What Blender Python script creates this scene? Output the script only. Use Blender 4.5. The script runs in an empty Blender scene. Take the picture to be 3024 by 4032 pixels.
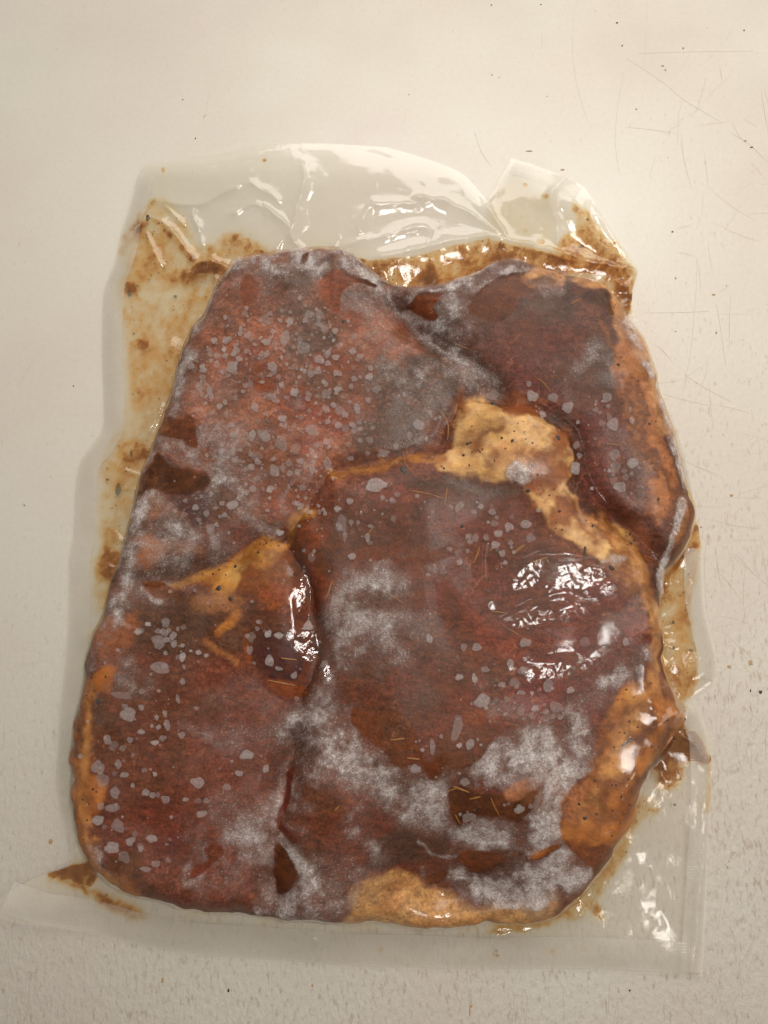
import bpy, math, random
import numpy as np

R = math.radians
scene = bpy.context.scene

# ------------------------------------------------------------------ camera, world, lamps, exposure
TILT = R(10.0)
DIST = 0.36
cam_data = bpy.data.cameras.new("camera")
cam = bpy.data.objects.new("camera", cam_data)
scene.collection.objects.link(cam)
cam_data.sensor_fit = 'VERTICAL'
cam_data.sensor_height = 36.0
cam_data.lens = 26.0
cam_data.clip_start = 0.01
cam_data.clip_end = 50.0
CAM = np.array([0.0, -DIST * math.sin(TILT), DIST * math.cos(TILT)])
cam.location = CAM
cam.rotation_euler = (TILT, 0, 0)
scene.camera = cam

world = bpy.data.worlds.new("World")
scene.world = world
world.use_nodes = True
bg = world.node_tree.nodes["Background"]
bg.inputs[0].default_value = (1.0, 0.93, 0.85, 1)
bg.inputs[1].default_value = 0.22


def area_lamp(name, loc, target, sx, sy, power, col):
    ld = bpy.data.lights.new(name, 'AREA')
    ld.shape = 'RECTANGLE'
    ld.size, ld.size_y = sx, sy
    ld.energy = power
    ld.color = col
    o = bpy.data.objects.new(name, ld)
    scene.collection.objects.link(o)
    o.location = loc
    d = np.array(target) - np.array(loc)
    import mathutils
    o.rotation_euler = mathutils.Vector(d).to_track_quat('-Z', 'Y').to_euler()
    return o


area_lamp("ceiling_lamp", (0.44, 0.13, 1.60), (0.0, 0.0, 0), 0.55, 0.24, 10.5, (1.0, 0.965, 0.91))
area_lamp("added_far_lamp", (0.40, 1.38, 1.15), (0.05, 0.10, 0), 1.70, 1.10, 24.0, (1.0, 0.96, 0.905))  # added lamp, brightens the top end so the lower left falls darker
area_lamp("side_ceiling_lamp", (0.85, -0.50, 1.35), (0.1, -0.1, 0), 0.25, 0.20, 2.4, (1.0, 0.93, 0.84))

scene.view_settings.view_transform = 'Standard'
scene.view_settings.look = 'None'
scene.view_settings.gamma = 1.0
scene.view_settings.exposure = 0.0
scene.cycles.max_bounces = 10
scene.cycles.transparent_max_bounces = 24
scene.cycles.use_denoising = True
scene.cycles.caustics_reflective = False
scene.cycles.caustics_refractive = False

# ------------------------------------------------------------------ helpers
FOC = 4032 * 26.0 / 36.0
CT, ST = math.cos(TILT), math.sin(TILT)


def ray(u, v):
    xc, yc = (u - 1512.0) / FOC, -(v - 2016.0) / FOC
    d = np.array([xc, yc * CT + ST, yc * ST - CT])
    return d


def on_plane(u, v, z=0.0):
    d = ray(u, v)
    t = (z - CAM[2]) / d[2]
    p = CAM + t * d
    return p[0], p[1]


def plane_poly(pts, z):
    return [on_plane(u, v, z) for u, v in pts]


def crop(x0, y0, s):
    def f(pts):
        return [(x0 + p[0] / s, y0 + p[1] / s) for p in pts]
    return f


c01 = crop(300, 500, 1.3825)
c15 = crop(1500, 500, 1.3825)
cA = crop(400, 900, 1.659)
cB = crop(1200, 900, 1.659)
cC = crop(1900, 900, 1.659)
cD = crop(300, 1600, 1.659)
cE = crop(1100, 1600, 1.659)
cF = crop(1300, 1300, 1.037)
cG = crop(2200, 2000, 1.843)
cH = crop(200, 2400, 1.659)
cI = crop(1000, 2500, 1.659)
cJ = crop(1700, 2500, 1.659)
cK = crop(200, 3000, 1.659)
cL = crop(900, 3000, 1.659)
cM = crop(1300, 3000, 0.9623)
cN = crop(0, 3000, 1.185)
cO = crop(0, 2100, 1.276)
cP = crop(1200, 2100, 1.276)


def lin(c):
    c = np.array(c, float) / 255.0
    return np.where(c <= 0.04045, c / 12.92, ((c + 0.055) / 1.055) ** 2.4)


STEP = 0.0006
x_ = np.arange(-0.212, 0.190, STEP)
y_ = np.arange(-0.262, 0.192, STEP)
X, Y = np.meshgrid(x_, y_)
NY, NX = X.shape
_rng = np.random.RandomState(7)
_tab = _rng.rand(512, 512)


def vnoise(x, y, seed=0):
    x = x + seed * 17.31
    y = y + seed * 9.77
    xi, yi = np.floor(x).astype(int), np.floor(y).astype(int)
    fx, fy = x - xi, y - yi
    fx = fx * fx * (3 - 2 * fx)
    fy = fy * fy * (3 - 2 * fy)
    x0, x1, y0, y1 = xi % 512, (xi + 1) % 512, yi % 512, (yi + 1) % 512
    a = _tab[y0, x0] * (1 - fx) + _tab[y0, x1] * fx
    b = _tab[y1, x0] * (1 - fx) + _tab[y1, x1] * fx
    return a * (1 - fy) + b * fy


def fbm(x, y, scale, seed=0, octv=4, gain=0.5):
    s, a, t = 0.0, 1.0, 0.0
    f = 1.0 / scale
    for k in range(octv):
        s = s + a * vnoise(x * f, y * f, seed + 3 * k + 1)
        t += a
        a *= gain
        f *= 2.03
    return s / t


def poly_sdf(px, py, poly):
    """signed distance, positive inside"""
    d2 = np.full(px.shape, 1e9)
    ins = np.zeros(px.shape, bool)
    n = len(poly)
    for i in range(n):
        ax, ay = poly[i]
        bx, by = poly[(i + 1) % n]
        ex, ey = bx - ax, by - ay
        wx, wy = px - ax, py - ay
        t = np.clip((wx * ex + wy * ey) / (ex * ex + ey * ey + 1e-18), 0, 1)
        d2 = np.minimum(d2, (wx - ex * t) ** 2 + (wy - ey * t) ** 2)
        if ay != by:
            c = (ay > py) != (by > py)
            ins ^= c & (px < ex * (py - ay) / (by - ay) + ax)
    d = np.sqrt(d2)
    return np.where(ins, d, -d)


def line_dist(px, py, pts):
    d2 = np.full(px.shape, 1e9)
    for (ax, ay), (bx, by) in zip(pts[:-1], pts[1:]):
        ex, ey = bx - ax, by - ay
        wx, wy = px - ax, py - ay
        t = np.clip((wx * ex + wy * ey) / (ex * ex + ey * ey + 1e-18), 0, 1)
        d2 = np.minimum(d2, (wx - ex * t) ** 2 + (wy - ey * t) ** 2)
    return np.sqrt(d2)


def smooth_poly(pts, closed=True, sub=3):
    """Catmull-Rom"""
    n = len(pts)
    P = [np.array(p, float) for p in pts]
    out = []
    for i in range(n if closed else n - 1):
        if closed:
            p0, p1, p2, p3 = P[i - 1], P[i], P[(i + 1) % n], P[(i + 2) % n]
        else:
            p0, p1, p2, p3 = P[max(i - 1, 0)], P[i], P[i + 1], P[min(i + 2, n - 1)]
        for k in range(sub):
            t = k / sub
            q = 0.5 * ((2 * p1) + (-p0 + p2) * t + (2 * p0 - 5 * p1 + 4 * p2 - p3) * t * t + (-p0 + 3 * p1 - 3 * p2 + p3) * t ** 3)
            out.append((q[0], q[1]))
    if not closed:
        out.append(tuple(P[-1]))
    return out


def smoothstep(a, b, x):
    t = np.clip((x - a) / (b - a), 0, 1)
    return t * t * (3 - 2 * t)


def blur(a, r):
    """three box blurs, r in cells"""
    for _ in range(3):
        for ax in (0, 1):
            c = np.cumsum(np.pad(a, [(r + 1, r) if k == ax else (0, 0) for k in (0, 1)], mode='edge'), axis=ax)
            n = a.shape[ax]
            hi = np.take(c, np.arange(2 * r + 1, 2 * r + 1 + n), axis=ax)
            lo = np.take(c, np.arange(0, n), axis=ax)
            a = (hi - lo) / (2 * r + 1)
    return a


def dilate(a, r):
    out = a.copy()
    for ax in (0, 1):
        b = out.copy()
        for k in range(1, r + 1):
            b = np.maximum(b, np.roll(out, k, ax))
            b = np.maximum(b, np.roll(out, -k, ax))
        out = b
    return out


# ------------------------------------------------------------------ outlines (read off the photograph, laid onto real planes)
BAG = [(560, 655), (640, 648), (760, 638), (900, 625), (980, 607), (1050, 590), (1200, 578), (1400, 590), (1600, 625), (1780, 675),
       (1850, 720), (1905, 785), (1915, 803),
       (1960, 725), (2008, 637), (2020, 635), (2100, 665), (2200, 715), (2290, 760), (2340, 830), (2400, 910), (2460, 985), (2508, 1048), (2515, 1070),
       (2492, 1140), (2498, 1237), (2552, 1385), (2612, 1550), (2672, 1686), (2727, 1898), (2751, 2071), (2764, 2150),
       (2770, 2233), (2776, 2369), (2802, 2488), (2827, 2600), (2828, 2640), (2816, 2686), (2735, 2740), (2704, 2770),
       (2735, 2788), (2764, 2819), (2791, 2895), (2802, 2977), (2804, 3100), (2800, 3200), (2796, 3312), (2781, 3623), (2767, 3836), (2755, 3846),
       (2713, 3848), (2443, 3828), (2131, 3822), (1820, 3824), (1591, 3816), (1400, 3813), (1097, 3789), (760, 3764), (549, 3730), (338, 3667), (169, 3633),
       (60, 3612), (8, 3580), (10, 3540), (35, 3512), (84, 3481), (181, 3437), (250, 3418), (278, 3395), (266, 3340),
       (246, 3250), (226, 3150), (216, 3050), (226, 2900), (244, 2691), (256, 2569), (265, 2447), (267, 2203), (285, 2105), (291, 1950), (301, 1852),
       (326, 1787), (383, 1714), (405, 1649), (399, 1429), (401, 1201), (415, 1112), (452, 1022), (480, 900), (505, 830), (530, 750)]
MEAT = [(922, 1040), (960, 1018), (1100, 990), (1190, 980), (1330, 988), (1400, 1015), (1460, 1060), (1540, 1105), (1640, 1125), (1760, 1110),
        (1900, 1065), (2010, 1022), (2080, 1038), (2200, 1072), (2390, 1112), (2440, 1160), (2482, 1250), (2539, 1370), (2590, 1500), (2655, 1684),
        (2690, 1800), (2718, 1950), (2735, 2060), (2722, 2140), (2680, 2200), (2625, 2260), (2602, 2400), (2604, 2520), (2612, 2640), (2655, 2730), (2682, 2790), (2690, 2830),
        (2640, 2905), (2590, 3010), (2532, 3121), (2459, 3278), (2400, 3400), (2340, 3500), (2270, 3570), (2131, 3630), (1980, 3660), (1820, 3670), (1600, 3672), (1404, 3662),
        (1240, 3652), (1000, 3635), (760, 3615), (600, 3580), (470, 3535), (380, 3480), (312, 3425), (298, 3300), (276, 3180), (262, 3100), (275, 3050),
        (268, 2990), (285, 2880), (300, 2740), (330, 2600), (355, 2500), (400, 2400), (440, 2280), (475, 2180), (505, 2050), (540, 1920), (575, 1800),
        (612, 1680), (650, 1560), (690, 1440), (725, 1355), (790, 1240), (860, 1120)]
SEAM_AB = [(1480, 1050), (1520, 1150), (1600, 1260), (1720, 1370), (1850, 1440), (1950, 1540), (2000, 1590)]
SEAM_TOP = [(2000, 1590), (2150, 1640), (2250, 1740), (2270, 1850), (2330, 1980), (2440, 2090), (2560, 2200), (2620, 2240)]
SEAM_MID = [(2000, 1590), (1800, 1600), (1760, 1740), (1600, 1790), (1450, 1830), (1290, 1870), (1200, 1990), (1120, 2110)]
SEAM_AD = [(1120, 2110), (1010, 2130), (900, 2220), (760, 2280), (640, 2300), (520, 2300), (440, 2290)]
SEAM_CD = [(1120, 2110), (1190, 2250), (1230, 2420), (1240, 2600), (1200, 2760), (1160, 2900), (1130, 3080), (1110, 3220), (1100, 3360), (1080, 3500), (1050, 3660)]

bag_w = plane_poly(smooth_poly(BAG, True, 2), 0.002)
meat_w = plane_poly(smooth_poly(MEAT, True, 2), 0.017)
sd_bag = poly_sdf(X, Y, bag_w)
sd_meat = poly_sdf(X + 0.007 * (fbm(X, Y, 0.017, 181, 3) - 0.5), Y + 0.007 * (fbm(X, Y, 0.017, 185, 3) - 0.5), meat_w)
ZT = 0.026
seams = [plane_poly(smooth_poly(s, False, 3), ZT) for s in (SEAM_AB, SEAM_TOP, SEAM_MID, SEAM_AD, SEAM_CD)]


# piece partition: closed loops of seams and outer outline
def far(pts):
    return plane_poly(pts, ZT)


regA = SEAM_AB + SEAM_MID[1:] + SEAM_AD[1:] + [(200, 2290), (200, 1500), (700, 800), (1480, 800)]
regB = SEAM_AB[::-1] + [(1480, 800), (2700, 800), (3000, 1500), (3000, 2240)] + SEAM_TOP[::-1]
regD = SEAM_AD[::-1] + SEAM_CD[1:] + [(1050, 4000), (0, 4000), (0, 2290)]
Xw = X + 0.010 * (fbm(X, Y, 0.012, 111, 3) - 0.5)
Yw = Y + 0.010 * (fbm(X, Y, 0.012, 115, 3) - 0.5)
sA = poly_sdf(Xw, Yw, far(regA))
sB = poly_sdf(Xw, Yw, far(regB))
sD = poly_sdf(Xw, Yw, far(regD))
LABEL = np.where(sA > 0, 0, np.where(sB > 0, 1, np.where(sD > 0, 3, 2)))

# ------------------------------------------------------------------ height of the meat
T0 = 0.031
big = fbm(X, Y, 0.07, 1, 3)
mid = fbm(X, Y, 0.022, 5, 4)
fin = fbm(X, Y, 0.006, 9, 4)
T = T0 + 0.010 * (big - 0.5)
Rr = 0.016 + 0.008 * (mid - 0.5)
t = np.clip((sd_meat + 0.001 * (fin - .5)) / Rr, 0, 1)
prof = (1 - (1 - t) ** 2.5) ** (1 / 2.4)
bot_d = smoothstep(-0.19, -0.12, Y)
Hm = T * prof * (0.82 + 0.18 * bot_d)
(gx_, gy_), = plane_poly([(2220, 2400)], 0.026)
calm = 1 - 0.75 * np.exp(-((X - gx_) ** 2 + (Y - gy_) ** 2) / 0.036 ** 2)
sCin = np.minimum(np.minimum(-sA, -sB), -sD)


def shoulder(sd, r):
    u = np.clip(sd / r, 0, 1)
    return np.sqrt(np.clip(1 - (1 - u) ** 2, 0, 1))


own = np.where(LABEL == 0, 0.0045 * shoulder(sA, 0.016), np.where(LABEL == 1, 0.0045 * shoulder(sB, 0.016), np.where(LABEL == 3, 0.0040 * shoulder(sD, 0.016), 0.0085 * shoulder(sCin, 0.018))))
Hm += (blur(own, 2) - 0.004) * t
Hm += calm * (0.0030 * (fbm(X, Y, 0.034, 5, 2) - 0.5) + 0.0006 * (fin - 0.5)) * np.clip(t * 1.4, 0, 1)
dseam = np.full(X.shape, 1.0)
wob = smoothstep(0.3, 0.7, fbm(X, Y, 0.03, 13, 2))
depths = (0.0060, 0.0030, 0.0024, 0.0030, 0.0050)
valley = np.zeros(X.shape)
for s, dep in zip(seams, depths):
    d = line_dist(X + 0.004 * (mid - .5), Y + 0.004 * (fin - .5), s)
    dseam = np.minimum(dseam, d)
    valley = np.maximum(valley, dep * (0.35 + 1.3 * wob) * np.exp(-(d / (0.004 + 0.004 * wob)) ** 2))
Hm -= valley * np.clip(t, 0, 1)
Hm = np.clip(Hm, 0.0, None)


def bump_at(pts_uv, z, amp, rad):
    global Hm
    (cx, cy), = plane_poly([pts_uv], z)
    r2 = (X - cx) ** 2 + (Y - cy) ** 2
    Hm = Hm + amp * np.exp(-r2 / rad ** 2) * np.clip(t, 0, 1)


bump_at((2250, 2400), ZT, 0.004, 0.035)     # bulge of the right-hand steak
bump_at((1170, 2400), ZT, 0.003, 0.014)
bump_at((1050, 1500), ZT, 0.003, 0.05)
bump_at((2000, 1720), ZT, 0.003, 0.02)
bump_at((1740, 3570), ZT, -0.018, 0.034)     # sinks to a gel of marinade at the lower edge
bump_at((1950, 3600), ZT, -0.008, 0.025)
bump_at((1620, 1120), ZT, -0.010, 0.018)     # dip between the two upper steaks
bump_at((640, 1880), ZT, -0.004, 0.016)

# ------------------------------------------------------------------ height of the front film
top_lift = np.zeros(X.shape)
(lx, ly), = plane_poly([(1230, 640)], 0.0)
top_lift = 0.009 * np.exp(-((X - lx) / 0.075) ** 2 - ((Y - ly) / 0.050) ** 2)
(lx, ly), = plane_poly([(2230, 800)], 0.0)
top_lift += 0.006 * np.exp(-((X - lx) / 0.030) ** 2 - ((Y - ly) / 0.030) ** 2)
(lx, ly), = plane_poly([(60, 3560)], 0.0)
top_lift += 0.006 * np.exp(-((X - lx) / 0.030) ** 2 - ((Y - ly) / 0.020) ** 2)
Zback = 0.0004 + top_lift * smoothstep(0.002, -0.008, sd_meat)
outside = smoothstep(0.004, -0.004, sd_meat)
wav = fbm(X, Y, 0.016, 21, 3)
wav2 = fbm(X, Y, 0.034, 25, 2)
puff = smoothstep(0.0, 0.008, sd_bag) * outside
Zmar = Zback + 0.0010 + puff * (0.0016 * np.clip(wav - 0.35, 0, 1) + 0.0040 * np.clip(wav2 - 0.4, 0, 1))
Hs = blur(dilate(Hm, 2), 3)
F = blur(np.maximum(Hs, Hm), 2) + 0.0014
F = np.maximum(F, Hm + 0.0009)
F = np.where(sd_meat < 0.004, np.maximum(F - 0.0013 * outside, Zmar), F)

RIDGES = [  # crease lines of the film: points, height, width (m)
    (c01([(460, 415), (520, 470), (580, 535)]), 0.0022, 0.0011),
    (c01([(470, 420), (580, 432), (680, 430), (780, 380), (870, 340), (940, 305), (1000, 345), (1060, 370), (1100, 400)]), 0.0026, 0.0013),
    (c01([(1230, 210), (1245, 290), (1225, 380), (1205, 440), (1190, 520), (1172, 590), (1190, 640), (1235, 668)]), 0.0034, 0.0013),
    (c01([(640, 455), (640, 500), (670, 560), (685, 640)]), 0.0022, 0.0012),
    (c01([(380, 585), (410, 650), (460, 750)]), 0.0020, 0.0010),
    (c01([(1030, 440), (1100, 500), (1180, 560)]), 0.0026, 0.0012),
    (c01([(860, 480), (940, 430), (1000, 430), (1050, 480)]), 0.0018, 0.0011),
    (c01([(360, 530), (420, 512), (500, 545), (570, 630), (640, 730), (700, 740)]), 0.0036, 0.0018),
    (c15([(-120, 560), (-60, 440), (0, 432), (90, 425), (180, 430)]), 0.0024, 0.0013),
    (c15([(200, 395), (290, 402), (380, 425), (480, 480), (580, 550), (640, 590), (690, 620)]), 0.0034, 0.0013),
    (c15([(-200, 650), (-100, 620), (0, 600), (100, 580), (200, 552), (250, 556), (270, 590), (255, 630), (230, 655)]), 0.0022, 0.0013),
    (c15([(570, 430), (620, 520), (690, 615)]), 0.0040, 0.0016),
    (c15([(1000, 290), (930, 360), (915, 420), (950, 520), (960, 640)]), 0.0030, 0.0014),
    (c15([(0, 720), (150, 690), (350, 640), (500, 612), (620, 614), (760, 640), (940, 690), (1100, 730), (1270, 775), (1360, 790)]), 0.0040, 0.0020),
    (c15([(1040, 420), (1130, 560), (1220, 680), (1300, 750), (1395, 775)]), 0.0034, 0.0018),
    (c15([(1180, 480), (1290, 640), (1395, 760)]), 0.0030, 0.0014),
    (c15([(1280, 850), (1340, 880), (1380, 800)]), 0.0030, 0.0014),
    (cA([(560, 300), (640, 290), (700, 220), (760, 240), (860, 245)]), 0.0030, 0.0018),
    (cA([(740, 320), (735, 380), (700, 440)]), 0.0022, 0.0012),
    (cG([(740, 180), (700, 440), (745, 700), (745, 1000), (755, 1150), (780, 1300), (830, 1400)]), 0.0026, 0.0016),
    (cG([(880, 1370), (840, 1440), (800, 1520)]), 0.0040, 0.0014),
    (cG([(800, 1660), (745, 1770), (700, 1890), (650, 1990), (610, 2060)]), 0.0042, 0.0013),
    (cG([(640, 1600), (760, 1530), (860, 1400), (920, 1430)]), 0.0034, 0.0016),
    (cG([(900, 1650), (960, 1690), (1050, 1790), (1100, 1830)]), 0.0030, 0.0016),
    (cG([(740, 1300), (860, 1330), (930, 1450), (920, 1580)]), 0.0030, 0.0018),
    (cD([(700, 240), (850, 380), (1000, 500), (1160, 640)]), 0.0004, 0.0020),
    (cD([(560, 620), (680, 760), (800, 900)]), 0.0004, 0.0020),
    (cD([(1040, 680), (1180, 770), (1290, 830)]), 0.0004, 0.0018),
    (cD([(600, 170), (520, 280), (440, 440), (380, 600)]), 0.0018, 0.0016),
    (cD([(440, 220), (500, 120), (545, 0)]), 0.0026, 0.0012),
    (cH([(470, 260), (560, 400), (680, 520)]), 0.0003, 0.0020),
    (cH([(800, 690), (1000, 830), (1220, 920)]), 0.0003, 0.0020),
    (cL([(375, 0), (360, 200), (320, 330), (290, 420)]), 0.0007, 0.0020),
    (cL([(350, 510), (430, 600), (490, 700), (580, 830)]), 0.0008, 0.0026),
    (cM([(480, 345), (560, 325), (680, 330), (760, 300)]), 0.0010, 0.0018),
    (cM([(350, 410), (360, 465), (400, 480), (450, 440)]), 0.0020, 0.0012),
    (cM([(1110, 290), (1060, 420), (990, 540)]), 0.0026, 0.0016),
    (cM([(580, 660), (760, 640), (900, 590), (960, 570)]), 0.0024, 0.0018),
    (cM([(1430, 100), (1420, 300), (1390, 560), (1365, 810)]), 0.0016, 0.0022),
    (cO([(1545, 130), (1500, 300), (1490, 420), (1530, 540), (1570, 640)]), 0.0014, 0.0034),
    (cP([(930, 300), (1000, 240), (1060, 190), (1130, 150), (1250, 150), (1400, 170)]), 0.0009, 0.0040),
    (cP([(970, 480), (1010, 440), (1100, 410), (1190, 370), (1300, 330)]), 0.0009, 0.0034),
    (cP([(1030, 680), (1120, 650), (1260, 620), (1350, 600)]), 0.0009, 0.0038),
    (cP([(1320, 200), (1430, 180), (1480, 270)]), 0.0009, 0.0036),
]
grd_mask = sd_bag > -0.003


def to_world_on(Zf):
    def f(pts):
        out = []
        for (u, v) in pts:
            d = ray(u, v)
            z = 0.02
            for _ in range(6):
                tt = (z - CAM[2]) / d[2]
                px, py = CAM[0] + tt * d[0], CAM[1] + tt * d[1]
                i = int(np.clip(round((py - y_[0]) / STEP), 0, NY - 1))
                j = int(np.clip(round((px - x_[0]) / STEP), 0, NX - 1))
                z = 0.5 * z + 0.5 * Zf[i, j]
            out.append((px, py))
        return out
    return f


W0 = to_world_on(blur(F, 3))
warpx = fbm(X, Y, 0.010, 31, 3) - 0.5
warpy = fbm(X, Y, 0.010, 35, 3) - 0.5
Rid = np.zeros(X.shape)
for pts, h, w in RIDGES:
    q = W0(smooth_poly(pts, False, 3))
    xs, ys = [p[0] for p in q], [p[1] for p in q]
    m = 0.012
    j0, j1 = np.searchsorted(x_, [min(xs) - m, max(xs) + m])
    i0, i1 = np.searchsorted(y_, [min(ys) - m, max(ys) + m])
    sl = (slice(i0, i1), slice(j0, j1))
    d = line_dist(X[sl] + 0.0012 * warpx[sl], Y[sl] + 0.0012 * warpy[sl], q)
    amp = 0.6 + 0.8 * vnoise(X[sl] / 0.006, Y[sl] / 0.006, 51)
    shape_ = np.exp(-(d / w) ** 2) if w > 0.003 else (0.8 * np.exp(-d / (1.25 * w)) + 0.2 * np.exp(-(d / (4 * w)) ** 2))
    Rid[sl] = np.maximum(Rid[sl], h * 0.9 * amp * shape_)
rp = np.random.RandomState(3)
per = MEAT + [((a[0] + b[0]) / 2, (a[1] + b[1]) / 2) for a, b in zip(MEAT, MEAT[1:] + MEAT[:1])]
for k in range(95):                          # puckers where the film is pulled tight round the meat
    u0, v0 = per[rp.randint(len(per))]
    du, dv = u0 - 1512, v0 - 2350
    L0 = math.hypot(du, dv)
    du, dv = du / L0, dv / L0
    a = rp.normal(0, .45)
    du, dv = du * math.cos(a) - dv * math.sin(a), du * math.sin(a) + dv * math.cos(a)
    L1, L2 = rp.uniform(20, 130), rp.uniform(10, 70)
    bend = rp.normal(0, 14)
    q = W0(smooth_poly([(u0 - du * L1, v0 - dv * L1), (u0 - dv * bend, v0 + du * bend), (u0 + du * L2, v0 + dv * L2)], False, 4))
    xs, ys = [p[0] for p in q], [p[1] for p in q]
    m = 0.006
    j0, j1 = np.searchsorted(x_, [min(xs) - m, max(xs) + m])
    i0, i1 = np.searchsorted(y_, [min(ys) - m, max(ys) + m])
    sl = (slice(i0, i1), slice(j0, j1))
    d = line_dist(X[sl], Y[sl], q)
    Rid[sl] = np.maximum(Rid[sl], rp.uniform(.0005, .0014) * np.exp(-d / rp.uniform(.0009, .0016)))
for pts in (cF([(640, 1120), (760, 960), (900, 900), (1050, 900)]), cF([(690, 1180), (860, 1080), (1020, 1040)]), cE([(440, 1060), (700, 1000), (1000, 990), (1120, 950)]), cB([(300, 460), (420, 560), (520, 660)]), cB([(480, 480), (600, 560), (680, 640)]),
            cB([(460, 330), (640, 470), (740, 560)]), cJ([(300, 420), (520, 330), (800, 270)]), cJ([(420, 240), (620, 160), (900, 110)]), cJ([(360, 560), (640, 600), (860, 540)]), cP([(900, 300), (880, 150), (890, 60)]),
            cL([(500, 0), (470, 160), (420, 330)]), cL([(640, 20), (720, 60), (840, 80)]), cM([(380, 350), (520, 320), (700, 320), (840, 270)]), cM([(450, 400), (600, 410), (760, 350)]), cK([(620, 960), (850, 990), (1200, 1010)]),
            cH([(560, 420), (700, 560), (900, 680)]), cD([(640, 170), (820, 320), (1000, 440)]), cG([(400, 700), (560, 500), (700, 450)]), cA([(900, 240), (1100, 190), (1300, 170)])):
    q = W0(smooth_poly(pts, False, 4))
    xs, ys = [p[0] for p in q], [p[1] for p in q]
    j0, j1 = np.searchsorted(x_, [min(xs) - .008, max(xs) + .008])
    i0, i1 = np.searchsorted(y_, [min(ys) - .008, max(ys) + .008])
    sl = (slice(i0, i1), slice(j0, j1))
    d = line_dist(X[sl] + 0.002 * warpx[sl], Y[sl] + 0.002 * warpy[sl], q)
    Rid[sl] = np.maximum(Rid[sl], 0.0008 * np.exp(-d / 0.0016))
F = F + Rid * smoothstep(0.0, 0.003, sd_bag)
F = np.maximum(F, Hm + 0.0009)
# flat film facets, shaped and tilted to mirror the ceiling lamp into the camera
LAMP = np.array([0.44, 0.13, 1.60])
ripple = fbm(X + 0.5 * Y, 2.0 * Y - 0.6 * X, 0.0052, 171, 3, 0.65) - 0.5
for (u0, v0, rx, ry, ang) in ((2250, 2275, .021, .0065, 0.05), (2060, 2290, .012, .005, 0.5), (2090, 2440, .014, .0040, 0.33), (2260, 2420, .010, .003, 0.25), (2150, 2640, .013, .0050, 0.30), (1192, 2330, .0040, .010, 0.0), (1215, 2540, .0065, .009, 0.1), (2400, 2330, .006, .004, 0.9), (1290, 2650, .004, .006, 0.2), (2330, 2610, .008, .003, 0.6)):
    (px_, py_), = W0([(u0, v0)])
    i_, j_ = int(round((py_ - y_[0]) / STEP)), int(round((px_ - x_[0]) / STEP))
    p = np.array([px_, py_, F[i_, j_]])
    a, b = CAM - p, LAMP - p
    h = a / np.linalg.norm(a) + b / np.linalg.norm(b)
    ca, sa = math.cos(ang), math.sin(ang)
    dx, dy = X - px_, Y - py_
    rr = ((dx * ca + dy * sa) / rx) ** 2 + ((-dx * sa + dy * ca) / ry) ** 2
    w = np.exp(-rr ** 2)
    plane = blur(F, 6)[i_, j_] + 0.0004 - (h[0] / h[2]) * dx - (h[1] / h[2]) * dy + 0.00100 * ripple
    F = F * (1 - w) + plane * w
F = np.maximum(F, Hm + 0.0005)
F = np.maximum(F, Zback + 0.0008)
W = to_world_on(F)


def zat(px, py, Zf):
    fi, fj = (py - y_[0]) / STEP, (px - x_[0]) / STEP
    i = int(np.clip(math.floor(fi), 0, NY - 2))
    j = int(np.clip(math.floor(fj), 0, NX - 2))
    a, b = min(max(fi - i, 0), 1), min(max(fj - j, 0), 1)
    return (Zf[i, j] * (1 - a) * (1 - b) + Zf[i, j + 1] * (1 - a) * b + Zf[i + 1, j] * a * (1 - b) + Zf[i + 1, j + 1] * a * b)


# ------------------------------------------------------------------ painting of masks (own colour of the meat, frost, smears)
PX = 0.000118                                 # metres to one photograph pixel at the meat
wfx = fbm(X, Y, 0.0035, 61, 3) - 0.5
wfy = fbm(X, Y, 0.0035, 65, 3) - 0.5


def cover(shape, pts, soft=6, rough=10, width=None, conv=W):
    """alpha on a slice for a polygon / polyline / ellipse given in photo pixels"""
    if shape == 'ell':
        cx, cy, rx, ry = pts
        poly = [(cx + rx * math.cos(a), cy + ry * math.sin(a)) for a in np.linspace(0, 2 * math.pi, 20, endpoint=False)]
        q = conv(poly)
    elif shape == 'poly':
        q = conv(smooth_poly(pts, True, 2))
    else:
        q = conv(smooth_poly(pts, False, 3))
    xs, ys = [p[0] for p in q], [p[1] for p in q]
    m = (soft + rough + (width or 0)) * PX * 1.2 + 0.001
    j0, j1 = np.searchsorted(x_, [min(xs) - m, max(xs) + m])
    i0, i1 = np.searchsorted(y_, [min(ys) - m, max(ys) + m])
    sl = (slice(i0, i1), slice(j0, j1))
    wx = X[sl] + rough * PX * (1.3 * warpx[sl] + 1.0 * wfx[sl])
    wy = Y[sl] + rough * PX * (1.3 * warpy[sl] + 1.0 * wfy[sl])
    if shape == 'line':
        sd = width * PX * 0.5 - line_dist(wx, wy, q)
    else:
        sd = poly_sdf(wx, wy, q)
    return sl, smoothstep(-soft * PX, soft * PX, sd)


COL = np.zeros(X.shape + (3,))
for k, c in enumerate(((156, 98, 80), (118, 70, 60), (128, 70, 54), (134, 74, 60))):
    COL[LABEL == k] = lin(c)
COL = np.stack([blur(COL[..., k], 9) for k in range(3)], -1)
FROST = np.zeros(X.shape)
SMEAR = np.zeros(X.shape)
FATM = np.zeros(X.shape)


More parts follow.
